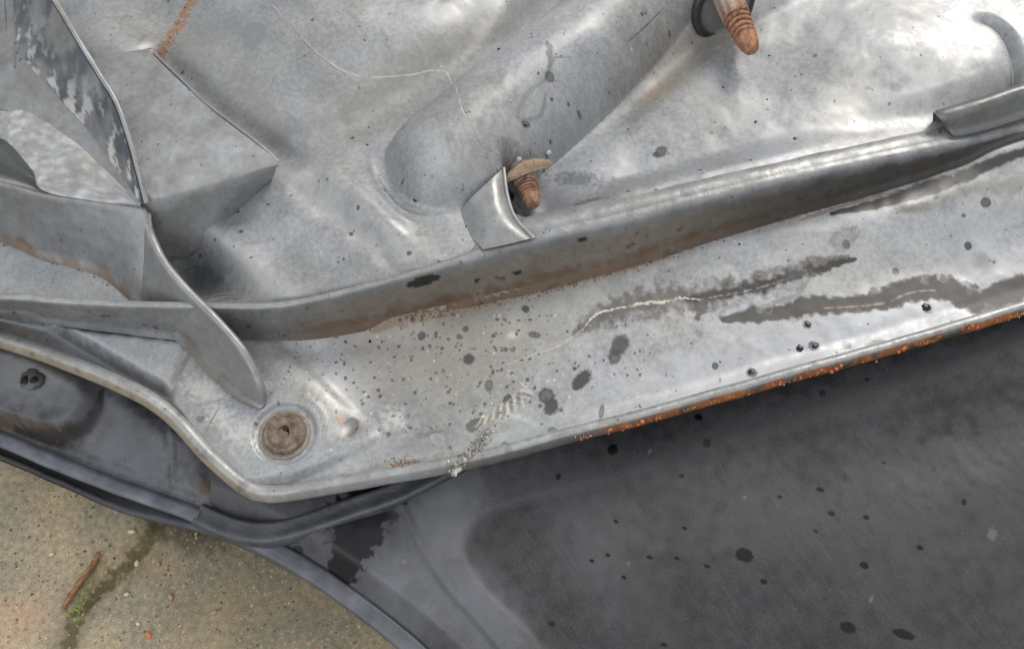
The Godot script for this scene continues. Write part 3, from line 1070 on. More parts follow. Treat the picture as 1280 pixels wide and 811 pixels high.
# ---- the pale moulding ---------------------------------------------------------------------------------------------
func moulding():
	var f := Field.new(X0, Z0, NX, NZ, STEP, 0.064)
	var G := lin(158, 160, 161)
	# the front flange between the long rib and the rim
	var fl := pts([[200, 640, 62], [560, 590, 62], [1280, 400, 66], [1500, 330, 67], [1500, 90, 76], [1280, 170, 74], [900, 292, 71], [560, 385, 67], [330, 425, 66]])
	f.flat(fl, 2, fl)
	f.flat(pts([[980, 270, 72], [1100, 236, 73], [1200, 203, 76], [1280, 168, 80], [1500, 100, 84], [1500, 240, 76], [1280, 265, 74], [1000, 330, 69]]), 14, pts([[1000, 264, 71], [1280, 166, 80.5], [1280, 262, 73.5], [1000, 330, 69.5]]))
	# the basin behind the rib
	var ribtop := [[-300, 372, 88], [0, 375, 88], [60, 378, 88], [150, 382, 87], [275, 384, 86], [340, 384, 86], [400, 374, 87], [480, 353, 88], [560, 331, 89], [660, 302, 90], [800, 269, 91], [900, 244, 91.5], [1000, 221, 91], [1100, 199, 89], [1200, 178, 87], [1280, 158, 85], [1500, 100, 82]]
	var ribbase := [[-300, 390, 74], [0, 388, 74], [60, 400, 73], [150, 412, 71], [230, 421, 69], [330, 423, 66], [400, 418, 66], [480, 404, 66], [560, 385, 67], [660, 362, 68], [800, 325, 70], [900, 293, 71], [1000, 264, 71.5], [1100, 236, 73], [1200, 203, 76.5], [1280, 168, 81], [1500, 108, 79]]
	var line := even(pts(ribtop), 120)
	var lt := along(pts(ribtop), 120)
	var lb := along(pts(ribbase), 120)
	var basin := PackedVector3Array()
	for i in 120:
		basin.append(Vector3(lt[i].x, lt[i].y, minf(lt[i].z, lb[i].z) - 0.0016))
	basin.append_array(pts([[1600, -400, 90], [-400, -400, 90]]))
	f.flat(basin, 1, pts([[350, 360, 76], [700, 260, 82], [1000, 180, 84], [1280, 120, 88], [1280, 0, 92], [900, 0, 84], [500, 0, 82], [200, 0, 80]]))
	# along the wedge block's far edge, and under the tube's shaded side
	f.line(even(pts([[196, 62, 84], [262, 122, 84], [330, 172, 84], [366, 196, 82]]), 24), 16, func(h, d, _s, _t): return h - 0.005 * exp(-d * d / 50.0))
	f.line(even(pts([[660, 215, 80], [740, 160, 80], [840, 80, 82], [930, 0, 84], [1010, -80, 84]]), 24), 26, func(h, d, _s, t): return h - 0.006 * exp(-d * d / 90.0))
	# hollow of the right basin, and its brighter rise at the far right
	f.bump(P(800, 200, 80), 36, 17, -0.45, -4.5)
	f.bump(P(1120, 60, 88), 26, 16, -0.1, 5)
	f.bump(P(960, 110, 82), 16, 10, -0.8, -2)
	f.bump(P(130, 40, 88), 18, 10, 0.0, 6)
	# deep corner behind the rib on the left
	f.flat(even(pts([[200, 330, 56], [228, 312, 58], [256, 335, 58], [300, 384, 58], [210, 392, 54]]), 30), 16, pts([[210, 340, 58], [330, 370, 58], [260, 300, 62]]))
	# broad hump across the top left, with a valley beside the tube
	f.bump(P(400, 30, 84), 34, 17, -0.1, 9)
	f.bump(P(200, 20, 80), 18, 14, 0.3, -5)
	f.line(even(pts([[700, -120, 86], [610, 30, 84], [520, 100, 82], [430, 160, 80], [360, 190, 78]]), 30), 26, func(h, d, _s, t): return h - 0.006 * exp(-d * d / 120.0) * sin(PI * clampf(t, 0.05, 0.95)))
	# the shelf in front of the tube: two soft ridges running down to the rib
	f.flat(even(pts([[340, 215, 80], [460, 175, 82], [600, 260, 84], [660, 300, 89], [560, 330, 88], [480, 352, 86], [400, 368, 82], [330, 300, 76]]), 40), 12, pts([[360, 230, 81], [470, 190, 84], [650, 300, 87], [480, 350, 85], [340, 330, 78]]))
	f.line(even(pts([[262, 296, 70], [300, 325, 72], [345, 362, 76], [385, 378, 80]]), 16), 20, func(h, d, _s, _t): return h + 0.0048 * exp(-d * d / 56.0))
	f.line(even(pts([[420, 228, 80], [460, 262, 82], [500, 300, 84], [540, 330, 86]]), 16), 16, func(h, d, _s, _t): return h + 0.0048 * exp(-d * d / 40.0))
	f.line(even(pts([[372, 240, 78], [420, 275, 80], [470, 310, 82], [500, 340, 84]]), 16), 12, func(h, d, _s, _t): return h - 0.0016 * exp(-d * d / 16.0))
	# the tube: a half round that comes from the upper right and ends rounded above the shelf
	var axis := even(pts([[560, 188, 90], [636, 124, 90], [740, 42, 90], [820, -35, 90], [920, -150, 90]]), 40)
	f.line(axis, 32, func(h, d, _s, t): return maxf(h, 0.0735 + 0.0325 * pow(maxf(0.0, 1 - pow(d / lerpf(27.5, 26.0, t), 2)), 0.62) - 0.02 * sm(0.98, 1.12, d / lerpf(27.5, 26.0, t))))
	# raised edge of the tube's end
	f.line(even(pts([[462, 190, 84], [466, 215, 84], [482, 245, 84], [505, 268, 84], [535, 275, 84], [570, 270, 85]]), 24), 4, func(h, d, _s, t): return h + 0.0017 * exp(-d * d / 1.3) * sin(PI * t))
	# broad rounded band behind the long rib
	f.line(line, 28, func(h, d, s, t): return lerpf(h, high(line, t) - 0.0012 - 0.000006 * d * d, sm(27.0, 12.0, d) * sm(0.30, 0.50, t)) if s < 0 and d > 0.8 else h)
	# pocket for the lower stud
	f.flat(even(pts([[630, 230, 70], [652, 224, 72], [680, 224, 73], [668, 250, 71], [655, 285, 71], [641, 266, 69], [633, 246, 69]]), 26), 1.5, pts([[629, 230, 67], [680, 224, 74], [655, 285, 72]]))
	f.flat(even(pts([[668, 226, 72], [720, 218, 75], [760, 240, 76], [720, 275, 76], [668, 292, 76], [652, 262, 72]]), 26), 9, pts([[668, 206, 73], [760, 230, 79], [668, 292, 75]]))
	# groove and cap of the hook at the right edge
	var hook := even(pts([[1215, 18, 92], [1245, 24, 92], [1268, 48, 92], [1281, 84, 92], [1284, 110, 92]]), 30)
	f.line(hook, 9, func(h, d, s, t): return h - 0.0065 * exp(-d * d / 5.0) * sm(0.0, 0.25, t))
	f.bump(P(1240, 66, 92), 6, 8, 0.3, 2.2)

	# ---- left of the cross rib
	f.flat(pts([[-300, 270, 76], [0, 296, 76], [60, 322, 75], [140, 346, 74], [178, 384, 74], [178, 390, 73], [-300, 385, 76]]), 1.5, pts([[-200, 300, 78], [60, 322, 76], [178, 384, 74], [-200, 385, 76]]))
	f.flat(pts([[0, 392, 70], [70, 404, 70], [236, 424, 69], [212, 486, 66], [120, 452, 68]]), 1.5, pts([[0, 392, 72], [236, 424, 69], [212, 486, 66]]))
	f.flat(pts([[-160, 350, 70], [-20, 384, 68], [60, 404, 66], [205, 486, 62], [216, 505, 62], [196, 500, 62], [120, 462, 64], [0, 424, 66], [-160, 400, 68]]), 2, pts([[-100, 380, 66], [60, 425, 63], [205, 495, 61], [0, 405, 65]]))
	var screwpl := even(pts([[212, 500, 66], [236, 432, 67], [262, 424, 67], [330, 424, 67], [372, 448, 67], [420, 490, 67], [470, 540, 66], [440, 566, 65], [380, 592, 65], [318, 606, 64], [262, 562, 65]]), 60)
	f.flat(screwpl, 1.4, pts([[212, 500, 66.5], [262, 424, 68], [330, 424, 68], [470, 540, 66], [318, 606, 65]]))
	# recess right of the screw plate, and its soft bump
	f.flat(even(pts([[338, 424, 64], [480, 406, 65], [640, 470, 65], [600, 540, 63], [530, 545, 63], [470, 538, 63], [400, 474, 63]]), 40), 9, pts([[338, 424, 61.2], [640, 420, 65.5], [560, 545, 62.3], [440, 520, 60.8]]))
	f.bump(P(405, 455, 64), 6, 14, -0.8, 0.9)
	f.bump(P(488, 530, 63), 6, 4, 0.2, 1.1)
	f.bump(P(440, 535, 64), 4.5, 4, 0.5, -1.6)
	# bevel along the bottom
	f.flat(pts([[306, 606, 64], [380, 594, 64], [452, 566, 64], [520, 548, 63], [640, 520, 63], [700, 545, 62], [560, 592, 61], [400, 618, 61], [325, 626, 61]]), 1.6, pts([[306, 606, 62.5], [452, 566, 62.9], [700, 535, 63], [560, 592, 60.2], [340, 626, 60]]))
	# ring round the screw
	var sc := P(355, 542, 66.5)
	for j in NZ:
		for i in NX:
			var d := Vector2(X0 + i * STEP - sc.x, Z0 + j * STEP - sc.z).length() * 1000
			if d < 20:
				var k := j * NX + i
				f.h[k] = lerpf(f.h[k], 0.0655, sm(13.5, 11.5, d) * 0.9)
				f.h[k] += 0.0009 * exp(-pow(d - 12.6, 2) / 1.2) - 0.0007 * exp(-pow(d - 10.4, 2) / 1.0) + 0.0004 * exp(-pow(d - 15.5, 2) / 1.5)
	# the right part of the flange curls up a little to the long rib and to the lip
	f.line(even(pts(ribbase), 80), 9, func(h, d, _s, t): return h + 0.0016 * pow(maxf(0.0, 1 - d / 9.0), 2) * sm(0.2, 0.4, t))
	var rb := along(pts(ribbase), 200)
	f.line(rb, 13, func(h, d, s, t): return lerpf(h, high(rb, t) - 0.0012, sm(13.0, 2.0, d) * sm(0.46, 0.54, t)) if s > 0 else h)
	f.bump(P(1150, 330, 70), 60, 10, -0.28, -1.6)
	f.bump(P(820, 440, 68), 60, 9, -0.26, 0.8)
	for j in NZ:
		for i in NX:
			var x := X0 + i * STEP
			var z := Z0 + j * STEP
			f.h[j * NX + i] += 0.00055 * nb.get_noise_2d(x * 26, z * 26) + 0.00010 * nb.get_noise_2d(x * 110, z * 110)

	# ---- outline and which piece of the shell a cell belongs to
	var rimpts := [[-300, 372, 71], [-160, 396, 70], [-60, 412, 70], [0, 428, 70], [60, 448, 70], [120, 472, 69], [180, 501, 68], [218, 532, 67], [252, 570, 66], [285, 600, 65], [308, 615, 64.5], [330, 620.5, 64], [352, 620, 64], [400, 612, 64], [470, 600, 64], [560, 584, 64], [640, 566, 65], [700, 549, 65], [800, 524, 66], [900, 496, 66], [1000, 468, 67], [1100, 440, 67], [1200, 411, 68], [1280, 387, 68], [1420, 345, 69]]
	var rim := even(pts(rimpts), 300)
	var outline := PackedVector2Array()
	for i in 300:
		var d := (rim[mini(i + 1, 299)] - rim[maxi(i - 1, 0)]).normalized()
		outline.append(Vector2(rim[i].x - d.cross(Vector3.UP).x * 0.0020, rim[i].z - d.cross(Vector3.UP).z * 0.0020))
	outline.append(Vector2(X0 + 0.0015 + (NX - 4) * STEP, rim[299].z))
	outline.append(Vector2(X0 + 0.0015 + (NX - 4) * STEP, Z0 + 0.0025))
	outline.append(Vector2(X0 + 0.0015, Z0 + 0.0025))
	outline.append(Vector2(X0 + 0.0015, rim[0].z))
	var keep := PackedByteArray()
	keep.resize(NX * NZ)
	var up := flat2(basin)
	for j in NZ:
		for i in NX:
			var q := Vector2(X0 + (i + 0.5) * STEP, Z0 + (j + 0.5) * STEP)
			keep[j * NX + i] = (2 if inside(up, q) else 1) if inside(outline, q) else 0

	f.line(rim, 11, func(h, d, _s, t): return lerpf(h, high(rim, t) - 0.0001, sm(lerpf(3.5, 10.0, sm(0.38, 0.48, t)), 2.0, d)))
	# ---- what its surface looks like
	var s := Stain.new()
	var tw := 2048
	var th := int(2048.0 * (NZ - 1) / (NX - 1))
	s.setup(X0, Z0, X0 + (NX - 1) * STEP, Z0 + (NZ - 1) * STEP, tw, th, nc)
	skin(s, f)
	var t := s.textures()
	var m := mat("shell plastic", Color.WHITE, 1.0, 0.62, 0.2)
	m.albedo_texture = t[0]
	m.roughness_texture = t[1]
	m.roughness_texture_channel = BaseMaterial3D.TEXTURE_CHANNEL_RED
	var root := thing("lamp_moulding", "pale grey weathered plastic lamp moulding, ribbed back upward, stained and spotted with wet drops", "lamp moulding")
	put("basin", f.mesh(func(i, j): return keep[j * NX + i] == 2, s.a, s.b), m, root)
	put("flange", f.mesh(func(i, j): return keep[j * NX + i] == 1, s.a, s.b), m, root)

	# ---- ribs and walls
	var WP: Material = M["weathered plastic"]
	var tone := func(q: Vector3, k := 1.0) -> Color:
		var n: float = nc.get_noise_3dv(q * 26)
		var fine: float = nd.get_noise_3dv(q * 160)
		var c: Color = G * (1.0 + 0.16 * n + 0.16 * fine) * k
		c.b *= 1 - 0.05 * n
		return c
	var dirt := lin(112, 96, 78)
	var long_tint := func(u, h, q):
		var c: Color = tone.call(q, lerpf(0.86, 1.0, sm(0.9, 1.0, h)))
		var ed: float = nd.get_noise_3dv(q * 90)
		var along_ := sm(0.28, 0.42, u)
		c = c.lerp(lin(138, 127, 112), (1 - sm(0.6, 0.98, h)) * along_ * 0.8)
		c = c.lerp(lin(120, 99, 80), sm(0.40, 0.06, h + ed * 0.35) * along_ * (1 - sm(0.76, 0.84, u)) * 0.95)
		# the wet black run along the right of the rib
		c = c.lerp(lin(64, 62, 60), sm(0.63, 0.77, u) * sm(1.0, 0.66, h + ed * 0.2) * 0.85 * (1 - 0.5 * sm(0.92, 0.99, u)))
		for e in [[P(527, 358, 86).x, 0.80, 0.0058, 0.11], [P(726, 347, 72).x, 0.82, 0.0016, 0.06], [P(646, 345, 76).x, 0.45, 0.0020, 0.05], [P(596, 352, 80).x, 0.5, 0.001, 0.05]]:
			if Vector2((q.x - e[0]) / e[2], (h - e[1]) / e[3]).length() + 0.4 * ed < 1.0:
				c = lin(44, 44, 44)
		if ed > 0.42 and h < 0.6:
			c = c.lerp(lin(54, 46, 40), 0.6)
		return c
	bar("long_rib", ribtop, ribbase, 3.1, 620, WP, root, long_tint, func(u): return sm(0.46, 0.54, u))
	var blade_top := [[172, 246, 99], [180, 270, 96], [188, 296, 93], [203, 326, 91], [230, 360, 89.5], [268, 399, 87.5], [302, 438, 84], [320, 472, 79], [328, 492, 74], [331, 506, 68.5]]
	var blade_base := [[120, 330, 75], [140, 346, 74.5], [158, 362, 74], [176, 384, 73.5], [200, 405, 71], [234, 432, 69.5], [266, 466, 68.5], [292, 490, 68], [312, 502, 67.5], [327, 508, 67]]
	bar("cross_rib", blade_top, blade_base, 3.3, 90, WP, root, func(u, h, q):
		var c: Color = tone.call(q, lerpf(0.86, 1.02, sm(0.9, 1.0, h)))
		c = c.lerp(dirt, sm(0.3, 0.0, h + 0.3 * nd.get_noise_3dv(q * 90)) * 0.6)
		return c)
	# box at the upper left: front wall
	bar("box_wall", [[-300, 205, 104], [-60, 222, 103], [0, 227, 102], [50, 240, 101], [115, 249, 100], [172, 256, 99], [188, 268, 96]], [[-300, 280, 77], [-60, 290, 77], [0, 300, 76.5], [60, 323, 76], [125, 341, 75], [176, 382, 74], [196, 390, 73]], 4.2, 80, WP, root, func(_u, h, q):
		var c: Color = tone.call(q, 0.92)
		c = c.lerp(lin(134, 112, 92), sm(0.16, 0.0, h + 0.25 * nd.get_noise_3dv(q * 90)) * 0.85)
		return c)
	# box top: a pale facet round a small dark pocket
	var sheet := func(called: String, rows: Array, nu: int, sub: int, k: float, linear := false, extra = null):
		var p := patch(rows, nu, sub, 0.35, linear)
		var col := PackedColorArray()
		for q in p[0]:
			var c: Color = tone.call(q, k)
			if extra != null:
				c = extra.call(c, q)
			col.append(c)
		return put(called, grid_mesh(p[0], p[1], p[2], col), WP, root)
	var scuff := func(c: Color, q: Vector3) -> Color: return c.lerp(lin(222, 222, 222), 0.6 * sm(-0.1, 0.35, nd.get_noise_3dv(q * 260)))
	sheet.call("box_top", [
		[[-300, 120, 101], [-60, 128, 102], [0, 133, 103], [30, 125, 104], [72, 160, 104], [110, 192, 103], [176, 256, 99.5]],
		[[-300, 140, 102], [-60, 146, 102], [-4, 152, 103], [22, 158, 104], [58, 190, 104], [92, 214, 103], [175, 258, 99.2]],
		[[-300, 160, 102], [-60, 165, 102], [-8, 170, 102.5], [12, 178, 103], [40, 210, 103], [64, 232, 102], [174, 258, 99.2]],
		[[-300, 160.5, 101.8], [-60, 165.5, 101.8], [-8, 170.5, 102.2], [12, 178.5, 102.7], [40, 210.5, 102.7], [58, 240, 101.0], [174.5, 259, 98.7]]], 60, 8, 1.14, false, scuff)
	sheet.call("box_pocket", [
		[[-300, 160, 102], [-60, 165, 102], [-8, 170, 102.4], [12, 178, 102.8], [40, 210, 102.8], [64, 232, 101.9]],
		[[-300, 172, 92], [-60, 176, 92], [-10, 180, 92], [6, 188, 92], [34, 216, 95], [60, 234, 100]],
		[[-300, 200, 90], [-60, 206, 90], [-10, 210, 90], [4, 214, 91], [30, 224, 96], [58, 238, 100]],
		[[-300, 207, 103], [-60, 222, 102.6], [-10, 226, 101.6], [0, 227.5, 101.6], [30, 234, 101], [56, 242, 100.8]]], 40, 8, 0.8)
	# tall fin: a grey flank, a thin parting line, and a dark scraped face that leans over it
	var crest := [[4, -60, 112], [14, -20, 110], [19, 40, 108], [22, 64, 107.5], [60, 108, 106.5], [103, 155, 104], [140, 205, 102], [176, 255, 100]]
	var flank := [[-4, -60, 108], [4, -20, 107], [8, 50, 106], [14, 105, 105], [52, 142, 104.5], [94, 180, 103.5], [135, 218, 101.5], [175, 257, 99.6]]
	var sil := [[28, -60, 124], [52, -18, 123], [76, 22, 122], [90, 46, 121], [118, 92, 118], [142, 132, 115], [160, 186, 109], [178, 254, 100.5]]
	sheet.call("fin_flank", [
		[[-300, 20, 104], [-200, 40, 104], [-120, 60, 104], [-60, 90, 104], [-20, 132, 103], [28, 126, 104.4], [94, 182, 103.4], [174, 258, 99.5]],
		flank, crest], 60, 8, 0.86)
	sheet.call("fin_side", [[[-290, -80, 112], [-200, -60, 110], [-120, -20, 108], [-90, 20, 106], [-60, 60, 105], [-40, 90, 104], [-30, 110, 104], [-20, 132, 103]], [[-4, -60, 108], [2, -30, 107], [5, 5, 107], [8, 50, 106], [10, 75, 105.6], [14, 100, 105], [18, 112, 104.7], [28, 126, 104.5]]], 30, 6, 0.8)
	var blue := func(c: Color, q: Vector3) -> Color:
		var n: float = nd.get_noise_3dv(q * Vector3(95, 60, 50))
		c = c.lerp(lin(86, 92, 102), sm(-0.35, 0.25, n) * 0.85)
		var low := sm(0.118, 0.104, q.y)
		return c.lerp(lin(226, 226, 222), sm(0.16, 0.24, nd.get_noise_3dv(q * Vector3(170, 80, 90) + Vector3(5, 0, 0))) * low * 0.9)
	var mid := []
	for k in crest.size():
		mid.append([lerpf(crest[k][0], sil[k][0], 0.5), lerpf(crest[k][1], sil[k][1], 0.5), lerpf(crest[k][2], sil[k][2], 0.44)])
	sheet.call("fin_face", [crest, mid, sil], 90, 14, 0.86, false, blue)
	bar("fin_edge", sil, sil.map(func(p): return [p[0] - 1.0, p[1] + 1.0, maxf(p[2] - 30.0, 74)]), 2.4, 60, WP, root, func(_u, _h, q): return tone.call(q, 1.05))
	# wedge block to the right of the fin
	var b_back := [[60, 70, 92], [112, 82, 93], [150, 74, 93], [190, 67, 93]]
	var b_mid := [[110, 150, 97], [150, 150, 98], [205, 142, 98], [258, 132, 97.5]]
	var b_ne := [[150, 206, 99.6], [190, 196, 100], [250, 182, 100], [318, 178, 98.4]]
	var b_lip := [[170, 238, 99.2], [212, 228, 99.5], [272, 212, 99.5], [346, 201, 97]]
	var b_under := [[176, 257, 96.6], [218, 248, 96.8], [280, 230, 96.8], [345, 210, 94.5]]
	var b_foot := PackedVector3Array([hit(f, 196, 332) , hit(f, 216, 328), hit(f, 256, 298), hit(f, 304, 256), hit(f, 338, 222)])
	for k in b_foot.size():
		b_foot[k].y -= 0.002
	var foot4 := along(b_foot, 4)
	var un4 := along(pts(b_under), 4)
	var b_low := PackedVector3Array()
	for k in 4:
		b_low.append(un4[k].lerp(foot4[k], 0.45) + Vector3(0, 0, 0.0006))
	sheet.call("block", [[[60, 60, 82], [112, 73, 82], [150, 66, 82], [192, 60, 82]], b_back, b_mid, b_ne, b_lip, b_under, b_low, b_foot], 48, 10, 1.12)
	bar("block_side", [[190, 67, 92.6], [222, 98, 95], [258, 132, 97.5], [322, 181, 98], [346, 203, 96.6]], [[190, 80, 78], [222, 112, 78], [256, 146, 78], [312, 196, 78], [330, 216, 80]], 1.5, 50, WP, root, func(_u, _h, q): return tone.call(q, 1.0))
	# collar beside the lower stud
	sheet.call("stud_collar", [
		[[576, 262, 86], [582, 280, 87], [590, 296, 88], [604, 312, 89.5]],
		[[590, 246, 91], [600, 266, 92], [612, 286, 92], [632, 306, 91]],
		[[612, 226, 93], [618, 252, 93.6], [630, 278, 93], [652, 301, 91.4]],
		[[627, 211, 91], [632, 246, 91], [643, 275, 91], [664, 298, 90.6]],
		[[630, 212, 88], [634, 246, 88], [646, 275, 88], [666, 298, 88.5]],
		[[629, 216, 70], [633, 248, 70], [646, 278, 74], [664, 300, 80]]], 40, 7, 1.03)
	bar("stud_collar_edge", [[627, 209, 91.4], [632, 246, 91.6], [643, 275, 91.4], [666, 299, 91]], [[624, 214, 78], [629, 250, 78], [640, 279, 80], [662, 303, 84]], 1.6, 40, WP, root, func(_u, _h, q): return tone.call(q, 1.1))
	# dark slot bar at the right edge
	bar("hook_bar", [[1176, 148, 94], [1186, 140, 96], [1230, 126, 97], [1280, 108, 97], [1400, 70, 97]], [[1182, 160, 88], [1196, 166, 88], [1240, 156, 88], [1290, 140, 88], [1410, 104, 88]], 7.5, 60, WP, root, func(_u, h, q): return tone.call(q, 0.5))
	# the rim: a rounded pale lip whose outer face carries rust and grime on the right
	var rim_tint := func(u, k, q):
		var n: float = nd.get_noise_3dv(q * 120)
		var m_: float = nb.get_noise_3dv(q * 45)
		var c: Color = tone.call(q, 1.12)
		var left := 1 - sm(0.36, 0.42, u)
		c = c.lerp(lin(176, 163, 138), 0.7 * left * sm(0.3, 0.42, k))
		# grey worn metal colour and olive grime on the sloping face to the right of the break
		c = c.lerp(lin(108, 106, 100), sm(0.50, 0.53, u) * sm(0.40, 0.47, k + 0.05 * m_) * 0.85)
		c = c.lerp(lin(84, 78, 54), sm(0.60, 0.64, u) * sm(0.50, 0.58, k + 0.08 * m_) * 0.9)
		c = c.lerp(lin(206, 132, 84).lerp(lin(146, 88, 54), clampf(0.5 + n, 0, 1)), sm(0.60, 0.63, u) * sm(0.40, 0.46, k + 0.03 * m_) * sm(0.84, 0.72, k + 0.04 * n) * sm(-0.26, 0.0, n * 0.6 + m_ * 0.8) * 0.95)
		c = c.lerp(lin(92, 91, 88), sm(0.22, 0.5, n) * 0.45)
		return c
	tube("rim", even(pts(rimpts), 900), [[-4.6, -1.2], [-3.8, -0.3], [-2.8, 0.25], [-2.0, 0.45], [-1.3, 0.42], [-0.7, 0.15], [-0.2, -0.35], [0.3, -1.1], [0.8, -2.0], [1.2, -3.0], [1.3, -4.0], [0.8, -4.7], [-1.0, -5.0], [-3.0, -4.0]], WP, root, rim_tint)

	fastenings(root, f, sc)
	residues(root, f, rim)

func lathe(axis0: Vector3, axis1: Vector3, prof: Array, sides: int, tint: Callable, wob := 0.03) -> ArrayMesh:
	# profile of (distance along 0..1, radius mm) turned round the axis
	var d := (axis1 - axis0).normalized()
	var a := d.cross(Vector3(0.3, 0.2, 1)).normalized()
	var b := a.cross(d)
	var v := PackedVector3Array()
	var c := PackedColorArray()
	for k in prof.size():
		for i in sides + 1:
			var an := TAU * (i % sides) / sides
			var q: Vector3 = axis0.lerp(axis1, prof[k][0]) + (a * cos(an) + b * sin(an)) * prof[k][1] * 0.001
			q += (a * cos(an) + b * sin(an)) * prof[k][1] * 0.001 * wob * 2.0 * nc.get_noise_3dv(q * 260)
			v.append(q)
			c.append(tint.call(prof[k][0], q))
	return grid_mesh(v, sides + 1, prof.size(), c)

func fastenings(root: Node3D, f: Field, sc: Vector3):
	var RS: Material = M["rusty steel"]
	# flanged screw sunk in the plate
	var top := Vector3(sc.x, 0.0690, sc.z)
	var rust := func(_t, q): return lin(146, 137, 129).lerp(lin(104, 86, 76), clampf(0.45 + 1.1 * nd.get_noise_3dv(q * 230), 0, 1))
	var screw := put("screw", lathe(Vector3(sc.x, 0.0645, sc.z), top, [[0, 7.9], [0.4, 8.0], [0.66, 7.8], [0.80, 7.2], [0.84, 6.8], [0.74, 6.3], [0.74, 5.8], [0.97, 5.4], [1.02, 4.6], [0.97, 3.9], [0.90, 2.7], [0.80, 2.2], [0.4, 1.7], [0.3, 0.02]], 40, rust, 0.04), RS, root)
	screw.set_meta("label", "rusty flanged screw with a clogged socket")
	var so := lumps([[Vector3(sc.x + 0.0006, 0.0682, sc.z - 0.0016), 1.35, 0.3, lin(58, 40, 34), 5]], M["crumbs"], "socket", screw, 6, 12)
	so.set_meta("label", "dark rust-clogged socket")
	lumps([[Vector3(sc.x - 0.0004, 0.0679, sc.z + 0.0010), 2.3, 0.28, lin(112, 96, 86), 15]], M["crumbs"], "rust_scale", screw, 6, 12)
	# washer ring under it
	put("washer", lathe(Vector3(sc.x, 0.0640, sc.z), Vector3(sc.x, 0.0662, sc.z), [[0, 9.8], [0.8, 9.7], [1.0, 9.2], [0.9, 8.0]], 40, func(_t, q): return lin(150, 146, 138) * (1 + 0.4 * nd.get_noise_3dv(q * 150)), 0.03), RS, screw)
	# two studs with tapered rusty tips
	var shank := func(p0: Vector3, p1: Vector3, r: float, hot: float):
		var prof := [[0.0, r * 0.98], [0.22, r], [0.48, r * 0.98], [0.50, r * 0.93], [0.505, r * 0.80]]
		for k in 4:
			var s0 := 0.515 + k * 0.066
			var sh := 1 - k * 0.05
			prof.append_array([[s0, r * 0.70 * sh], [s0 + 0.010, r * 0.86 * sh], [s0 + 0.024, r * 0.92 * sh], [s0 + 0.046, r * 0.90 * sh], [s0 + 0.058, r * 0.72 * sh]])
		prof.append_array([[0.79, r * 0.76], [0.86, r * 0.72], [0.91, r * 0.66], [0.975, r * 0.50], [0.99, r * 0.42], [1.0, r * 0.2], [1.002, 0.02]])
		return lathe(p0, p1, prof, 28, func(t, q):
			var n: float = nd.get_noise_3dv(q * 380)
			var pale := lin(190, 182, 174) * (1 + 0.4 * n)
			var rr := lin(172, 142, 120).lerp(lin(206, 150, 120), hot).lerp(lin(116, 84, 66), clampf(0.25 + 1.5 * n, 0, 1))
			var groove := 0.0
			if t > 0.50 and t < 0.80:
				groove = sm(0.30, 0.5, absf(fposmod((t - 0.515) / 0.066, 1.0) - 0.44))
			return pale.lerp(rr, sm(0.44, 0.52, t + 0.12 * n)).lerp(lin(74, 52, 42), groove * 0.8), 0.045)
	var s1 := put("stud", shank.call(P(650, 207, 80), P(667, 257, 84), 5.0, 0.0), RS, root)
	s1.set_meta("label", "rusty stud in the dark pocket below the tube")
	# its stamped clip
	var pl := patch([[[633, 229, 86], [648, 222, 88], [666, 214, 89], [690, 208, 88.5]], [[633, 223, 87.5], [647, 215, 89.5], [665, 206, 90.5], [690, 203.5, 89.6]], [[635, 216, 88], [648, 206, 90], [666, 198.5, 91], [687, 200, 90]], [[635, 216, 84], [648, 206, 86], [666, 198.5, 87], [687, 200, 86]]], 24, 6, 0.8)
	var pc := PackedColorArray()
	for q in pl[0]:
		pc.append(lin(168, 152, 134) * (1 + 0.5 * nd.get_noise_3dv(q * 200)))
	put("clip_plate", grid_mesh(pl[0], pl[1], pl[2], pc), RS, s1)
	lumps([[P(649, 199, 89), 1.3, 0.8, lin(176, 178, 176), 3]], M["dark plastic"], "clip_nub", s1, 6, 8)
	lumps([[P(686, 191, 89), 1.3, 0.8, lin(176, 178, 176), 4]], M["dark plastic"], "clip_nub", s1, 6, 8)
	var s2 := put("stud", shank.call(P(902, -18, 95), P(941, 64, 97), 6.1, 0.5), RS, root)
	s2.set_meta("label", "orange rusted stud at the top edge, out of a gasket")
	# round seal round the upper stud
	var c0 := P(905, 6, 90)
	var ax := (P(941, 64, 97) - P(902, -18, 95)).normalized()
	ax = (ax + Vector3(0.25, 0.35, 0.1)).normalized()
	put("seal", lathe(c0 - ax * 0.0020, c0 + ax * 0.0020, [[0, 9], [0.1, 15.0], [0.5, 15.8], [0.9, 15.0], [1.0, 12.4], [0.75, 12.0], [0.6, 9.0], [0.6, 0.1]], 40, func(t, q): return (lin(128, 126, 122) if t > 0.55 and t < 0.8 else lin(50, 50, 52)) * (1 + 0.6 * nc.get_noise_3dv(q * 120)), 0.02), M["dark plastic"], s2)

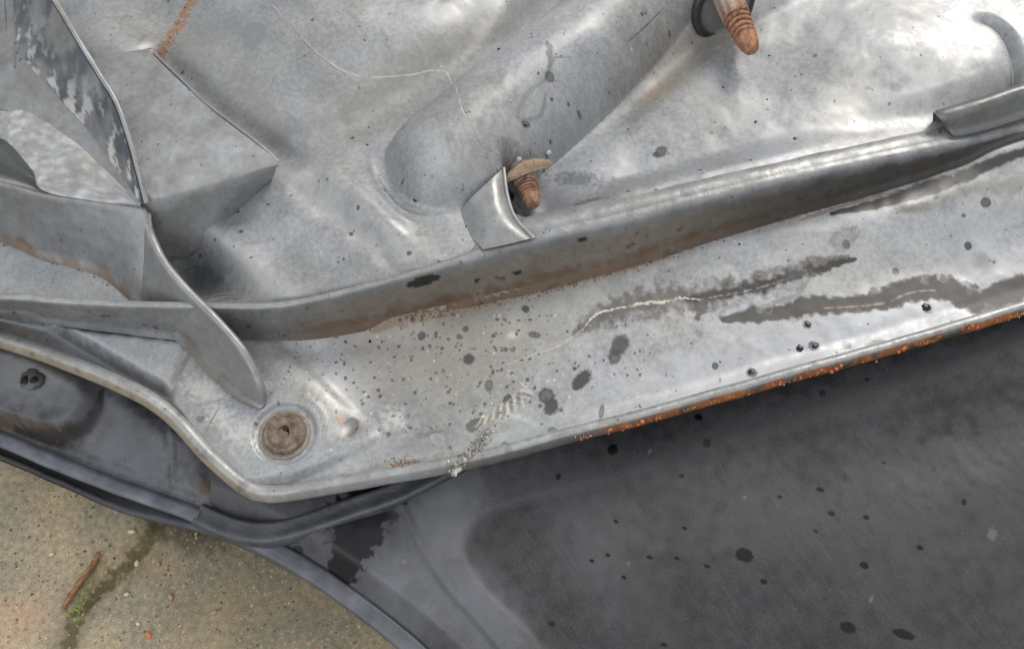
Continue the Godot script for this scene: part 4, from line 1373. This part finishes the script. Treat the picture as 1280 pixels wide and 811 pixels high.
func residues(root: Node3D, f: Field, rim: PackedVector3Array):
	var rng := RandomNumberGenerator.new()
	rng.seed = 9
	# orange crumbs along the outer face of the lip
	var line := even(pts([[715, 549, 64.5], [800, 526, 65], [900, 498, 65], [1000, 470, 66], [1100, 442, 66], [1200, 412.5, 67], [1285, 389.5, 67]]), 400)
	var list := []
	var k := 0
	while list.size() < 460 and k < 4000:
		k += 1
		var u := rng.randf()
		var dens: float = 0.32 + 1.3 * nb.get_noise_1d(u * 26.0)
		if rng.randf() > dens:
			continue
		var q: Vector3 = line[int(u * 399)]
		var big := 1.0 + 0.9 * maxf(0.0, nb.get_noise_1d(u * 40.0 + 50))
		q += Vector3(rng.randfn(0, 0.0004), rng.randfn(-0.0008, 0.0006), rng.randfn(-0.0001, 0.0006))
		var col := lin(190, 122, 80).lerp(lin(138, 82, 50), rng.randf()).lerp(lin(214, 158, 122), rng.randf() * 0.6)
		list.append([q, rng.randf_range(0.12, 0.36) * big, rng.randf_range(0.4, 0.8), col, k, Basis(Vector3.UP, rng.randf() * 3).scaled_local(Vector3(rng.randf_range(1, 2.2), 1, 0.8))])
	var heap := [[1212, 410, 67.8], [1207, 406, 68.2], [1216, 407, 68.2], [1203, 412, 67.6], [1222, 410, 67.6], [1046, 461, 67.8], [1052, 457, 68.4], [1040, 465, 67.6], [1096, 452, 68], [803, 527, 67], [798, 531, 66.6], [1130, 436, 68.2], [1124, 440, 68]]
	for q in heap:
		list.append([P(q[0], q[1], q[2]), rng.randf_range(0.5, 0.95), 0.9, lin(194, 118, 74).lerp(lin(150, 84, 48), rng.randf()), k])
		k += 1
	lumps(list, M["crumbs"], "rust_residue", root, 5, 7).set_meta("kind", "stuff")
	# brown grit along the foot of the long rib and in the corners
	list = []
	for q in [[[500, 392], [540, 390], [600, 379], [660, 366], [720, 350]], [[720, 350], [800, 328], [880, 302], [960, 277]], [[136, 347], [150, 356], [166, 372], [180, 379]], [[0, 300], [60, 322], [110, 338], [140, 346]], [[486, 582], [500, 578], [522, 577]], [[240, 0], [228, 20], [212, 48], [202, 66]]]:
		var a := PackedVector3Array()
		for e in q:
			a.append(hit(f, e[0], e[1]))
		var many: int = {500: 260, 720: 150, 136: 60, 0: 40, 486: 70, 240: 30}[q[0][0]]
		for e in many:
			var c := cr(a, rng.randf())
			var sp := 0.0012 if q[0][0] != 240 else 0.0016
			c += Vector3(rng.randfn(0, sp), 0, rng.randfn(0.0006, sp))
			c.y = f.at(c.x, c.z) + 0.0001
			var col := lin(150, 122, 96).lerp(lin(88, 68, 52), rng.randf())
			if q[0][0] == 136:
				col = lin(196, 172, 140).lerp(lin(120, 90, 66), rng.randf())
			list.append([c, rng.randf_range(0.15, 0.42), 0.7, col, k])
			k += 1
	lumps(list, M["crumbs"], "grit", root, 4, 6).set_meta("kind", "stuff")
	# torn white shreds where the lip is broken
	var v := []
	for e in 95:
		var t := rng.randf()
		var c := P(lerpf(616, 566, t) + rng.randfn(0, 5), lerpf(532, 592, t) + rng.randfn(0, 4), lerpf(63.8, 65.2, t))
		var g := rng.randf()
		var bs := Basis.from_euler(Vector3(rng.randfn(0, 0.5), rng.randfn(0.75, 0.5), rng.randfn(0, 0.6))).scaled_local(Vector3(rng.randf_range(1.0, 2.4), 0.45, rng.randf_range(0.7, 1.4)))
		v.append([c, rng.randf_range(0.3, 0.75) * lerpf(0.6, 1.5, t), 1.0, lin(200, 196, 188).lerp(lin(110, 104, 96), g), 300 + e, bs])
	lumps(v, M["crumbs"], "torn_edge", root, 5, 7).set_meta("kind", "stuff")
	# drops of water: each stands on the surface; the tiniest are joined
	var drop := func(c: Vector3, r: float, name_: String, parent: Node):
		var o := lumps([[Vector3.ZERO, r, 0.30, Color.WHITE, int(c.x * 9999)]], M["wet drops"], name_, parent, 8, 14)
		o.position = c
		return o
	for q in [[933, 115, 3.2], [959, 124, 3.0], [946, 153, 3.2], [904, 109, 2.4], [995, 174, 3.2], [972, 196, 2.6], [958, 218, 2.4], [1056, 131, 2.2], [1095, 166, 2.8], [962, 69, 2.6], [1005, 295, 3.6], [924, 305, 2.8], [1103, 265, 3.0], [1128, 279, 2.6], [876, 214, 2.6], [656, 155, 3.2], [577, 160, 2.6], [519, 250, 2.8], [533, 217, 2.6], [624, 62, 2.8], [1114, 10, 1.8], [1126, 66, 1.8], [1158, 384, 5.6], [1000, 435, 4.6], [1058, 432, 4.6], [940, 466, 4.6], [894, 458, 3.2], [1019, 433, 4.2], [1010, 406, 4.6], [459, 182, 2.4]]:
		var c := hit(f, q[0], q[1])
		drop.call(c, q[2] * 0.31, "water_drop", root)

func skin(s: Stain, f: Field):
	var w := s.w
	var h := s.h
	var n1 := noise_image(w, h, 0.0035, 4, 81)
	var n2 := noise_image(w, h, 0.016, 5, 82)
	var n3 := noise_image(w, h, 0.09, 4, 83)
	var n4 := noise_image(w, h, 0.35, 2, 84)
	var n5 := noise_image(w, h, 0.005, 3, 85)
	for k in w * h:
		var c := 148.0 + (n1[k] - 128) * 0.14 + (n2[k] - 128) * 0.07 + (n3[k] - 128) * 0.10 + (n4[k] - 128) * 0.13
		var hue := (n5[k] - 128) * 0.035
		s.px[k * 3] = clampi(int(c - 1.5 - hue * 0.3), 0, 255)
		s.px[k * 3 + 1] = clampi(int(c + 0.5), 0, 255)
		s.px[k * 3 + 2] = clampi(int(c + 1.5 + hue), 0, 255)
		s.ro[k] = clampi(int(108 + (n2[k] - 128) * 0.26 + (n3[k] - 128) * 0.20), 50, 220)
	var at := func(u, v): return hit(f, u, v)
	var run := func(uv: Array, wide: Array, col: Color, al: float, soft := 0.5, rag := 0.6, rough := -1.0, broken := 0.0, grain := 190.0):
		var a := PackedVector3Array()
		for e in uv:
			a.append(hit(f, e[0], e[1]))
		s.streak(even(a, 12 * uv.size()), wide, col, al, soft, rag, rough, broken, grain)
	var spot := func(u, v, rx, ry, turn, col, al, soft := 0.2, rag := 0.3, rough := -1.0, ring := 0.0):
		s.blot(hit(f, u, v), rx * 0.31, ry * 0.33, turn, col, al, soft, rag, rough, ring)
	var wet := Color8(56, 57, 57)
	var grime := Color8(92, 90, 86)
	# broad stains: grey-green, warm, bluish; then pale painted sheen at the right
	spot.call(470, 120, 60, 30, -0.2, Color8(150, 148, 130), 0.35, 0.9, 0.5)
	spot.call(560, 60, 80, 26, -0.5, Color8(128, 124, 114), 0.4, 0.9, 0.6)
	spot.call(650, 20, 70, 16, -0.6, Color8(112, 110, 108), 0.45, 0.9, 0.6)
	spot.call(860, 70, 60, 30, -0.7, Color8(128, 116, 98), 0.45, 0.9, 0.6)
	spot.call(820, 118, 30, 12, -0.6, Color8(136, 116, 96), 0.5, 0.9, 0.7)
	spot.call(250, 60, 60, 40, 0.1, Color8(128, 128, 124), 0.4, 0.9, 0.5)
	spot.call(1110, 130, 90, 40, -0.2, Color8(186, 186, 186), 0.5, 0.9, 0.6)  # this and the next two paint the right basin's white sheen
	spot.call(1180, 60, 70, 40, -0.2, Color8(204, 204, 203), 0.6, 0.9, 0.5)
	spot.call(1060, 120, 26, 60, 0.3, Color8(196, 194, 188), 0.45, 0.8, 0.8)
	spot.call(940, 190, 70, 34, -0.3, Color8(148, 154, 164), 0.45, 0.9, 0.5)
	run.call([[985, 60], [1010, 50], [1060, 44], [1110, 52], [1170, 66]], [1, 4, 6, 5, 2], Color8(140, 143, 148), 0.55, 0.8, 0.9)
	run.call([[940, 34], [980, 12], [1010, -6]], [1.2, 2.0, 2.5], Color8(190, 190, 188), 0.4, 0.8, 0.8)
	# darker patches round the lower stud
	spot.call(720, 224, 26, 10, 0.2, Color8(84, 88, 98), 0.75, 0.7, 0.9)
	spot.call(700, 250, 30, 26, 0.2, Color8(104, 106, 114), 0.55, 0.9, 0.6)
	spot.call(742, 250, 12, 4, 0.2, Color8(86, 88, 92), 0.7, 0.5, 0.8)
	spot.call(640, 262, 6, 14, 0.1, Color8(16, 16, 17), 0.95, 0.4, 0.3)  # these two black spots paint the shaded pocket opening into the colour
	spot.call(638, 244, 5, 10, 0.1, Color8(16, 16, 17), 0.95, 0.4, 0.3)
	# dark wrinkles in the deep corner, and the recess's shade painted over them
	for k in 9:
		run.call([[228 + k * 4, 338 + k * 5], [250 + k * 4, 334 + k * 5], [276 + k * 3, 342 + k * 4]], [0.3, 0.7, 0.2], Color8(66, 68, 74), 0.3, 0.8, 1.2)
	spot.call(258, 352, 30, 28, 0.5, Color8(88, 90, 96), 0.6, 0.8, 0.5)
	# rust streak down the top left wall
	run.call([[246, -30], [240, 0], [228, 22], [212, 48], [200, 70]], [3, 3, 3, 3.2, 2.4], Color8(142, 106, 82), 0.8, 0.6, 0.8, 0.9, 0.3, 300.0)
	run.call([[300, 90], [340, 150], [350, 185]], [5, 9, 4], Color8(132, 132, 122), 0.4, 0.9, 0.7)
	spot.call(317, 44, 17, 20, -0.2, Color8(124, 126, 130), 0.75, 0.15, 0.3)
	spot.call(400, 94, 6, 10, 0.3, Color8(134, 136, 138), 0.7, 0.2, 0.3)
	run.call([[330, 180], [420, 150], [470, 130], [540, 90], [640, 10]], [5, 8, 9, 6, 4], Color8(120, 120, 118), 0.4, 0.9, 0.8)
	# a fine parting line that wanders over the hump and the tube
	run.call([[340, 6], [380, 50], [420, 84], [460, 96], [510, 94], [545, 89], [562, 98], [574, 125], [585, 150], [600, 178], [620, 190], [645, 186]], [0.22, 0.25, 0.25, 0.28, 0.25, 0.2], Color8(206, 204, 198), 0.7, 0.5, 0.3, -1.0, 0.25)
	run.call([[343, 8], [382, 54], [421, 88]], [0.2, 0.3, 0.2], Color8(110, 108, 104), 0.6, 0.5, 0.3)
	run.call([[576, 129], [587, 154], [602, 181], [622, 193]], [0.2, 0.25, 0.2], Color8(96, 96, 96), 0.6, 0.5, 0.3)
	# scratches on the tube
	run.call([[683, 52], [688, 66], [686, 86], [682, 100]], [0.5, 2.0, 1.0, 0.3], Color8(96, 98, 102), 0.8, 0.4, 0.8)
	run.call([[688, 72], [712, 72]], [0.5, 0.2], Color8(104, 106, 110), 0.7, 0.4, 0.8)
	run.call([[682, 100], [660, 118], [648, 140], [652, 150], [676, 146], [682, 116]], [0.6, 1.0, 0.8, 0.5, 1.0, 0.5], Color8(120, 122, 126), 0.6, 0.5, 0.9)
	run.call([[786, 52], [812, 28], [830, 10]], [0.15, 0.3, 0.15], Color8(84, 84, 84), 0.8, 0.5, 0.5)
	run.call([[780, 60], [790, 45]], [0.5, 0.2], Color8(120, 120, 120), 0.5, 0.5, 0.5)
	# sheen on the shelf ridges, painted as pale colour with lower roughness
	run.call([[358, 214], [384, 232], [420, 262], [456, 296], [476, 330]], [3, 6, 6, 5, 3], Color8(180, 180, 178), 0.45, 0.9, 0.5, 0.3)
	run.call([[446, 262], [480, 292], [512, 322]], [3, 6, 3.5], Color8(182, 182, 180), 0.5, 0.9, 0.5, 0.22)
	run.call([[262, 296], [300, 325], [345, 362], [385, 378]], [3, 7, 7, 3], Color8(170, 170, 168), 0.5, 0.9, 0.5, 0.28)
	s.blot(hit(f, 452, 262), 8, 8, 0, Color8(140, 140, 138), 0.25, 0.06, 0.05, -1.0, 0.9)
	# ---- the flange
	run.call([[470, 408], [560, 388], [640, 368], [720, 348], [800, 328], [880, 300], [960, 276], [1040, 254]], [2.0, 3.4, 2.6, 2.4, 2.0, 3.4, 3.0, 2.0], Color8(140, 112, 88), 0.75, 0.5, 1.0, 0.9, 0.25, 260.0)
	run.call([[400, 424], [500, 412], [620, 385]], [1, 4, 2], Color8(134, 124, 108), 0.5, 0.9, 0.9)
	spot.call(560, 440, 130, 48, -0.2, Color8(140, 133, 120), 0.65, 0.9, 0.5)
	spot.call(420, 470, 20, 50, -0.7, Color8(172, 176, 184), 0.45, 0.9, 0.5)
	spot.call(700, 400, 70, 34, -0.25, Color8(140, 142, 138), 0.4, 0.9, 0.6)
	spot.call(960, 450, 150, 30, -0.27, Color8(174, 177, 182), 0.6, 0.8, 0.5)
	spot.call(1120, 400, 130, 34, -0.27, Color8(176, 180, 187), 0.6, 0.8, 0.5)
	spot.call(1220, 290, 60, 40, -0.3, Color8(178, 182, 188), 0.5, 0.9, 0.5)
	spot.call(820, 490, 100, 30, -0.27, Color8(172, 174, 176), 0.5, 0.8, 0.5)
	# first crack: a dark smeared line with a white tear in it
	run.call([[720, 415], [760, 392], [800, 380], [850, 372], [880, 374], [920, 362], [970, 350], [1010, 336], [1060, 322]], [2, 5, 7, 6, 6.5, 5, 4.5, 4, 1.5], Color8(78, 74, 70), 0.85, 0.8, 0.8)
	run.call([[860, 374], [880, 372], [920, 364], [960, 354], [1010, 340], [1070, 324]], [1.2, 2.4, 2.6, 2.4, 2, 0.8], Color8(46, 44, 43), 0.92, 0.5, 1.0, 0.3)
	run.call([[872, 398], [878, 384], [884, 376]], [1.5, 2.5, 2.0], Color8(66, 64, 62), 0.85, 0.4, 0.7, 0.3)
	run.call([[728, 412], [745, 394], [770, 386], [800, 380], [826, 378], [848, 373], [876, 375]], [0.2, 0.6, 0.35, 0.6, 0.8, 0.55, 0.2], Color8(208, 202, 192), 0.9, 0.4, 1.2, 0.9, 0.22, 420.0)
	run.call([[620, 462], [660, 446], [700, 432], [728, 412]], [0.15, 0.25, 0.4, 0.5], Color8(186, 181, 172), 0.6, 0.5, 1.2, 0.9, 0.4, 420.0)
	run.call([[876, 375], [920, 366], [950, 360], [990, 346]], [0.3, 0.4, 0.35, 0.1], Color8(176, 170, 160), 0.6, 0.5, 1.2, 0.9, 0.42, 420.0)
	run.call([[634, 462], [650, 478], [664, 490]], [0.3, 0.4, 0.2], Color8(192, 186, 176), 0.7, 0.5, 0.9)
	# second crack: a wet black ribbon to the right edge
	run.call([[905, 400], [940, 394], [985, 390], [1010, 382], [1050, 382], [1100, 376], [1140, 364], [1180, 360], [1210, 372], [1230, 378], [1260, 366], [1320, 350]], [1.4, 3.6, 3.6, 4.5, 3.6, 4.5, 5.5, 6.0, 6.5, 6.0, 6, 5], Color8(50, 48, 47), 0.96, 0.35, 0.35, 0.5)
	run.call([[1030, 386], [1100, 380], [1140, 366], [1180, 362]], [0.3, 0.7, 0.5, 0.4], Color8(180, 170, 150), 0.6, 0.5, 0.9, -1.0, 0.35)
	run.call([[1040, 384], [1080, 380], [1120, 374]], [0.4, 0.6, 0.4], Color8(70, 60, 54), 0.7, 0.5, 0.9)
	run.call([[950, 384], [990, 372], [1014, 346]], [0.8, 1.6, 0.6], Color8(108, 106, 104), 0.6, 0.5, 0.8)
	# black run under the right end of the rib
	run.call([[1040, 268], [1100, 254], [1160, 236], [1200, 222], [1245, 203], [1310, 180]], [1.0, 2.6, 3.8, 3.2, 2.2, 1.6], Color8(44, 43, 44), 0.95, 0.4, 0.3, 0.35)
	run.call([[1130, 262], [1165, 258], [1200, 240], [1250, 232], [1300, 224]], [1, 3.4, 2, 5, 4], Color8(120, 119, 114), 0.55, 0.6, 0.8)
	run.call([[1000, 276], [1060, 256], [1120, 240]], [0.5, 1.2, 1.5], Color8(104, 92, 78), 0.5, 0.6, 0.8)
	spot.call(1140, 260, 24, 6, -0.15, Color8(108, 108, 105), 0.75, 0.3, 0.6)
	spot.call(1055, 298, 20, 12, -0.5, Color8(108, 107, 104), 0.65, 0.25, 0.5, -1.0, 0.5)
	spot.call(1058, 306, 5, 6, 0, Color8(70, 70, 72), 0.7)
	spot.call(1215, 333, 28, 15, 0.1, Color8(140, 142, 146), 0.65, 0.3, 0.3)
	spot.call(1228, 330, 11, 13, 0.2, Color8(112, 113, 118), 0.6, 0.5, 0.4)
	# larger wet spots
	for q in [[527, 358, 19, 7, 0.0], [775, 432, 10, 13, 0.5], [768, 446, 8, 9, 0.2], [727, 475, 8, 14, 0.75], [683, 495, 10, 9, 0.2], [689, 509, 8, 10, 0.5], [592, 531, 7, 10, 0.8], [611, 482, 5, 7, 0.0], [635, 500, 6, 7, 0.7], [649, 496, 4, 5, 0.7], [586, 449, 7, 6, 0.0], [752, 515, 3, 9, 0.2], [690, 540, 5, 7, 0.2], [630, 557, 4, 5, 0.3], [1018, 433, 7, 6, 0.2], [1058, 432, 6, 6, 0.4], [940, 466, 6.5, 6, 0.2], [894, 458, 4, 4, 0.0], [1009, 406, 5.5, 5, 0.4], [1160, 385, 6.5, 7, 0.1], [1232, 254, 6.5, 6, 0.0], [1210, 308, 5, 5, 0.0], [1120, 340, 5, 5, 0.0], [1092, 364, 5, 5, 0], [1096, 430, 13, 5, -0.25], [527, 420, 5, 5, 0], [574, 421, 4, 3, 0.5], [582, 411, 4, 4, 0.7], [545, 420, 2.5, 2.5, 0], [658, 387, 4, 5, 0], [632, 437, 3, 3, 0], [617, 420, 3, 2, 0], [438, 534, 9, 13, 0.3], [530, 587, 5, 5, 0], [656, 386, 4, 4, 0], [668, 419, 8, 4, 0.2], [687, 96, 6, 6, 0], [657, 155, 6, 3, -0.2], [826, 190, 7, 9, 0.7], [820, 194, 4, 4, 0], [820, 238, 3, 2, 0], [726, 256, 9, 3.5, 0.2], [124, 262, 7, 2.5, 0.25], [760, 303, 5, 3, 0], [645, 347, 5, 2, 0], [630, 346, 5, 1.6, 0], [551, 328, 5, 1.6, 0.4], [589, 328, 4, 1.6, 0.6]]:
		spot.call(q[0], q[1], q[2], q[3], q[4], wet, lerpf(0.62, 0.95, fposmod(q[0] * 0.37, 1.0)), lerpf(0.1, 0.3, fposmod(q[1] * 0.53, 1.0)), 0.24, 0.22, 0.35 * fposmod(q[0] * 0.71, 1.0))
	run.call([[858, 250], [872, 242], [884, 236], [897, 231]], [0.1, 0.6, 1.4, 0.1], Color8(50, 50, 52), 0.9, 0.4, 0.3, 0.3)
	for q in [[1037, 65, 6, 4], [1120, 110, 9, 6], [900, 166, 12, 9], [1086, 110, 5, 3], [806, 14, 6, 5], [773, 38, 3, 3], [760, 53, 5, 4], [786, 166, 4, 4], [562, 170, 6, 8], [600, 152, 4, 6], [516, 500, 6, 8], [592, 505, 8, 7], [520, 504, 4, 6], [1165, 430, 4, 4], [665, 537, 5, 5], [875, 418, 5, 5], [950, 388, 5, 4]]:
		spot.call(q[0], q[1], q[2], q[3], 0.2, Color8(122, 124, 126), 0.6, 0.3, 0.4)
	# wet dark corner of the screw plate, chalky patches on it
	spot.call(438, 536, 12, 16, 0.4, Color8(100, 98, 96), 0.6, 0.6, 0.4)
	spot.call(426, 524, 5, 4, 0.4, Color8(172, 132, 108), 0.6, 0.7, 0.5)
	for q in [[255, 488, 26, 12, 0.4], [300, 540, 20, 14, 0.7], [272, 520, 16, 9, 0.3], [330, 480, 10, 6, 0.5], [490, 524, 14, 12, 0.3], [640, 420, 6, 4, 0]]:
		spot.call(q[0], q[1], q[2], q[3], q[4], Color8(198, 197, 192), 0.6, 0.7, 1.1)
	spot.call(250, 524, 5, 4, 0, Color8(86, 84, 82), 0.7, 0.5, 0.8)
	run.call([[275, 506], [262, 530], [255, 546]], [0.1, 0.25, 0.1], Color8(96, 94, 90), 0.8)
	# torn, chalky break by the lip
	for k in 14:
		run.call([[590 + k * 5, 536 - k * 2], [600 + k * 4, 528 - k * 3], [618 + k * 4, 520 - k * 2]], [0.3, 0.9, 0.2], Color8(190, 184, 174) if k % 2 else Color8(112, 106, 98), 0.7, 0.5, 1.1)
	spot.call(660, 545, 34, 20, -0.2, Color8(150, 160, 164), 0.5, 0.8, 0.7)
	# darker run along the channel in the lower left, brown dust in corners
	run.call([[-40, 392], [40, 412], [120, 452], [200, 492]], [3, 4, 4, 3], Color8(104, 106, 108), 0.7, 0.8, 0.5)
	run.call([[0, 404], [30, 424], [70, 442]], [2, 4, 2], Color8(118, 104, 88), 0.6, 0.8, 0.9)
	run.call([[230, 424], [280, 422], [330, 424]], [0.8, 1.2, 0.8], Color8(128, 106, 86), 0.7, 0.6, 0.9)
	run.call([[216, 480], [226, 462], [240, 438]], [1, 1.6, 1], Color8(112, 108, 102), 0.6, 0.7, 0.7)
	spot.call(514, 580, 10, 4, -0.2, Color8(84, 74, 62), 0.8, 0.5, 0.9)
	run.call([[380, 608], [450, 592], [520, 582], [600, 566]], [1, 2, 2.6, 1.5], Color8(120, 118, 108), 0.55, 0.8, 1.0)
	# fine specks everywhere, thickest on the flange; white flecks
	var rng := RandomNumberGenerator.new()
	rng.seed = 4
	for k in 1500:
		var u := rng.randf_range(-20, 1300)
		var v := rng.randf_range(-10, 640)
		if k < 650:
			u = clampf(rng.randfn(560, 150), 320, 900)
			v = clampf(rng.randfn(455, 55), 395, 590)
		var dark := rng.randf() < 0.8
		var r := 0.16 + 0.34 * pow(rng.randf(), 3.0)
		s.blot(hit(f, u, v), r * rng.randf_range(0.9, 1.5), r, rng.randf() * 3, Color8(70, 68, 64) if dark else Color8(206, 204, 198), rng.randf_range(0.4, 0.85), 0.3, 0.5)
	for k in 120:
		var c := hit(f, clampf(rng.randfn(590, 110), 420, 800), clampf(rng.randfn(460, 45), 400, 560))
		s.blot(c, rng.randf_range(0.4, 0.9), rng.randf_range(0.35, 0.8), rng.randf() * 3, Color8(64, 60, 56), rng.randf_range(0.6, 0.9), 0.2, 0.5)
	# dried water marks and droplets over the upper part
	for k in 90:
		var c := hit(f, rng.randf_range(200, 1280), rng.randf_range(0, 560))
		s.blot(c, rng.randf_range(0.7, 3.2), rng.randf_range(0.6, 2.4), rng.randf() * 3, Color8(126, 126, 124) if k % 3 else Color8(182, 182, 180), rng.randf_range(0.2, 0.45), 0.12, 0.25, -1.0, rng.randf_range(0.3, 0.9))
	for k in 170:
		var c := hit(f, rng.randf_range(200, 1280), rng.randf_range(0, 330))
		var r := 0.2 + 0.65 * pow(rng.randf(), 2.5)
		s.blot(c, r * rng.randf_range(1, 1.5), r, rng.randf() * 3, Color8(62, 62, 62), rng.randf_range(0.5, 0.9), 0.25, 0.3, 0.3)
	# rubbed fine scratches
	for k in 240:
		var c := hit(f, rng.randf_range(300, 1260), rng.randf_range(0, 560))
		var an := rng.randfn(-0.4, 0.8)
		var L := rng.randf_range(0.003, 0.014)
		s.streak(PackedVector3Array([c, c + Vector3(cos(an), 0, sin(an)) * L * 0.5, c + Vector3(cos(an + 0.1), 0, sin(an + 0.1)) * L]), [0.0, rng.randf_range(0.06, 0.14), 0.0], Color8(196, 196, 194) if k % 2 else Color8(110, 110, 110), rng.randf_range(0.15, 0.45), 0.6, 0.5)
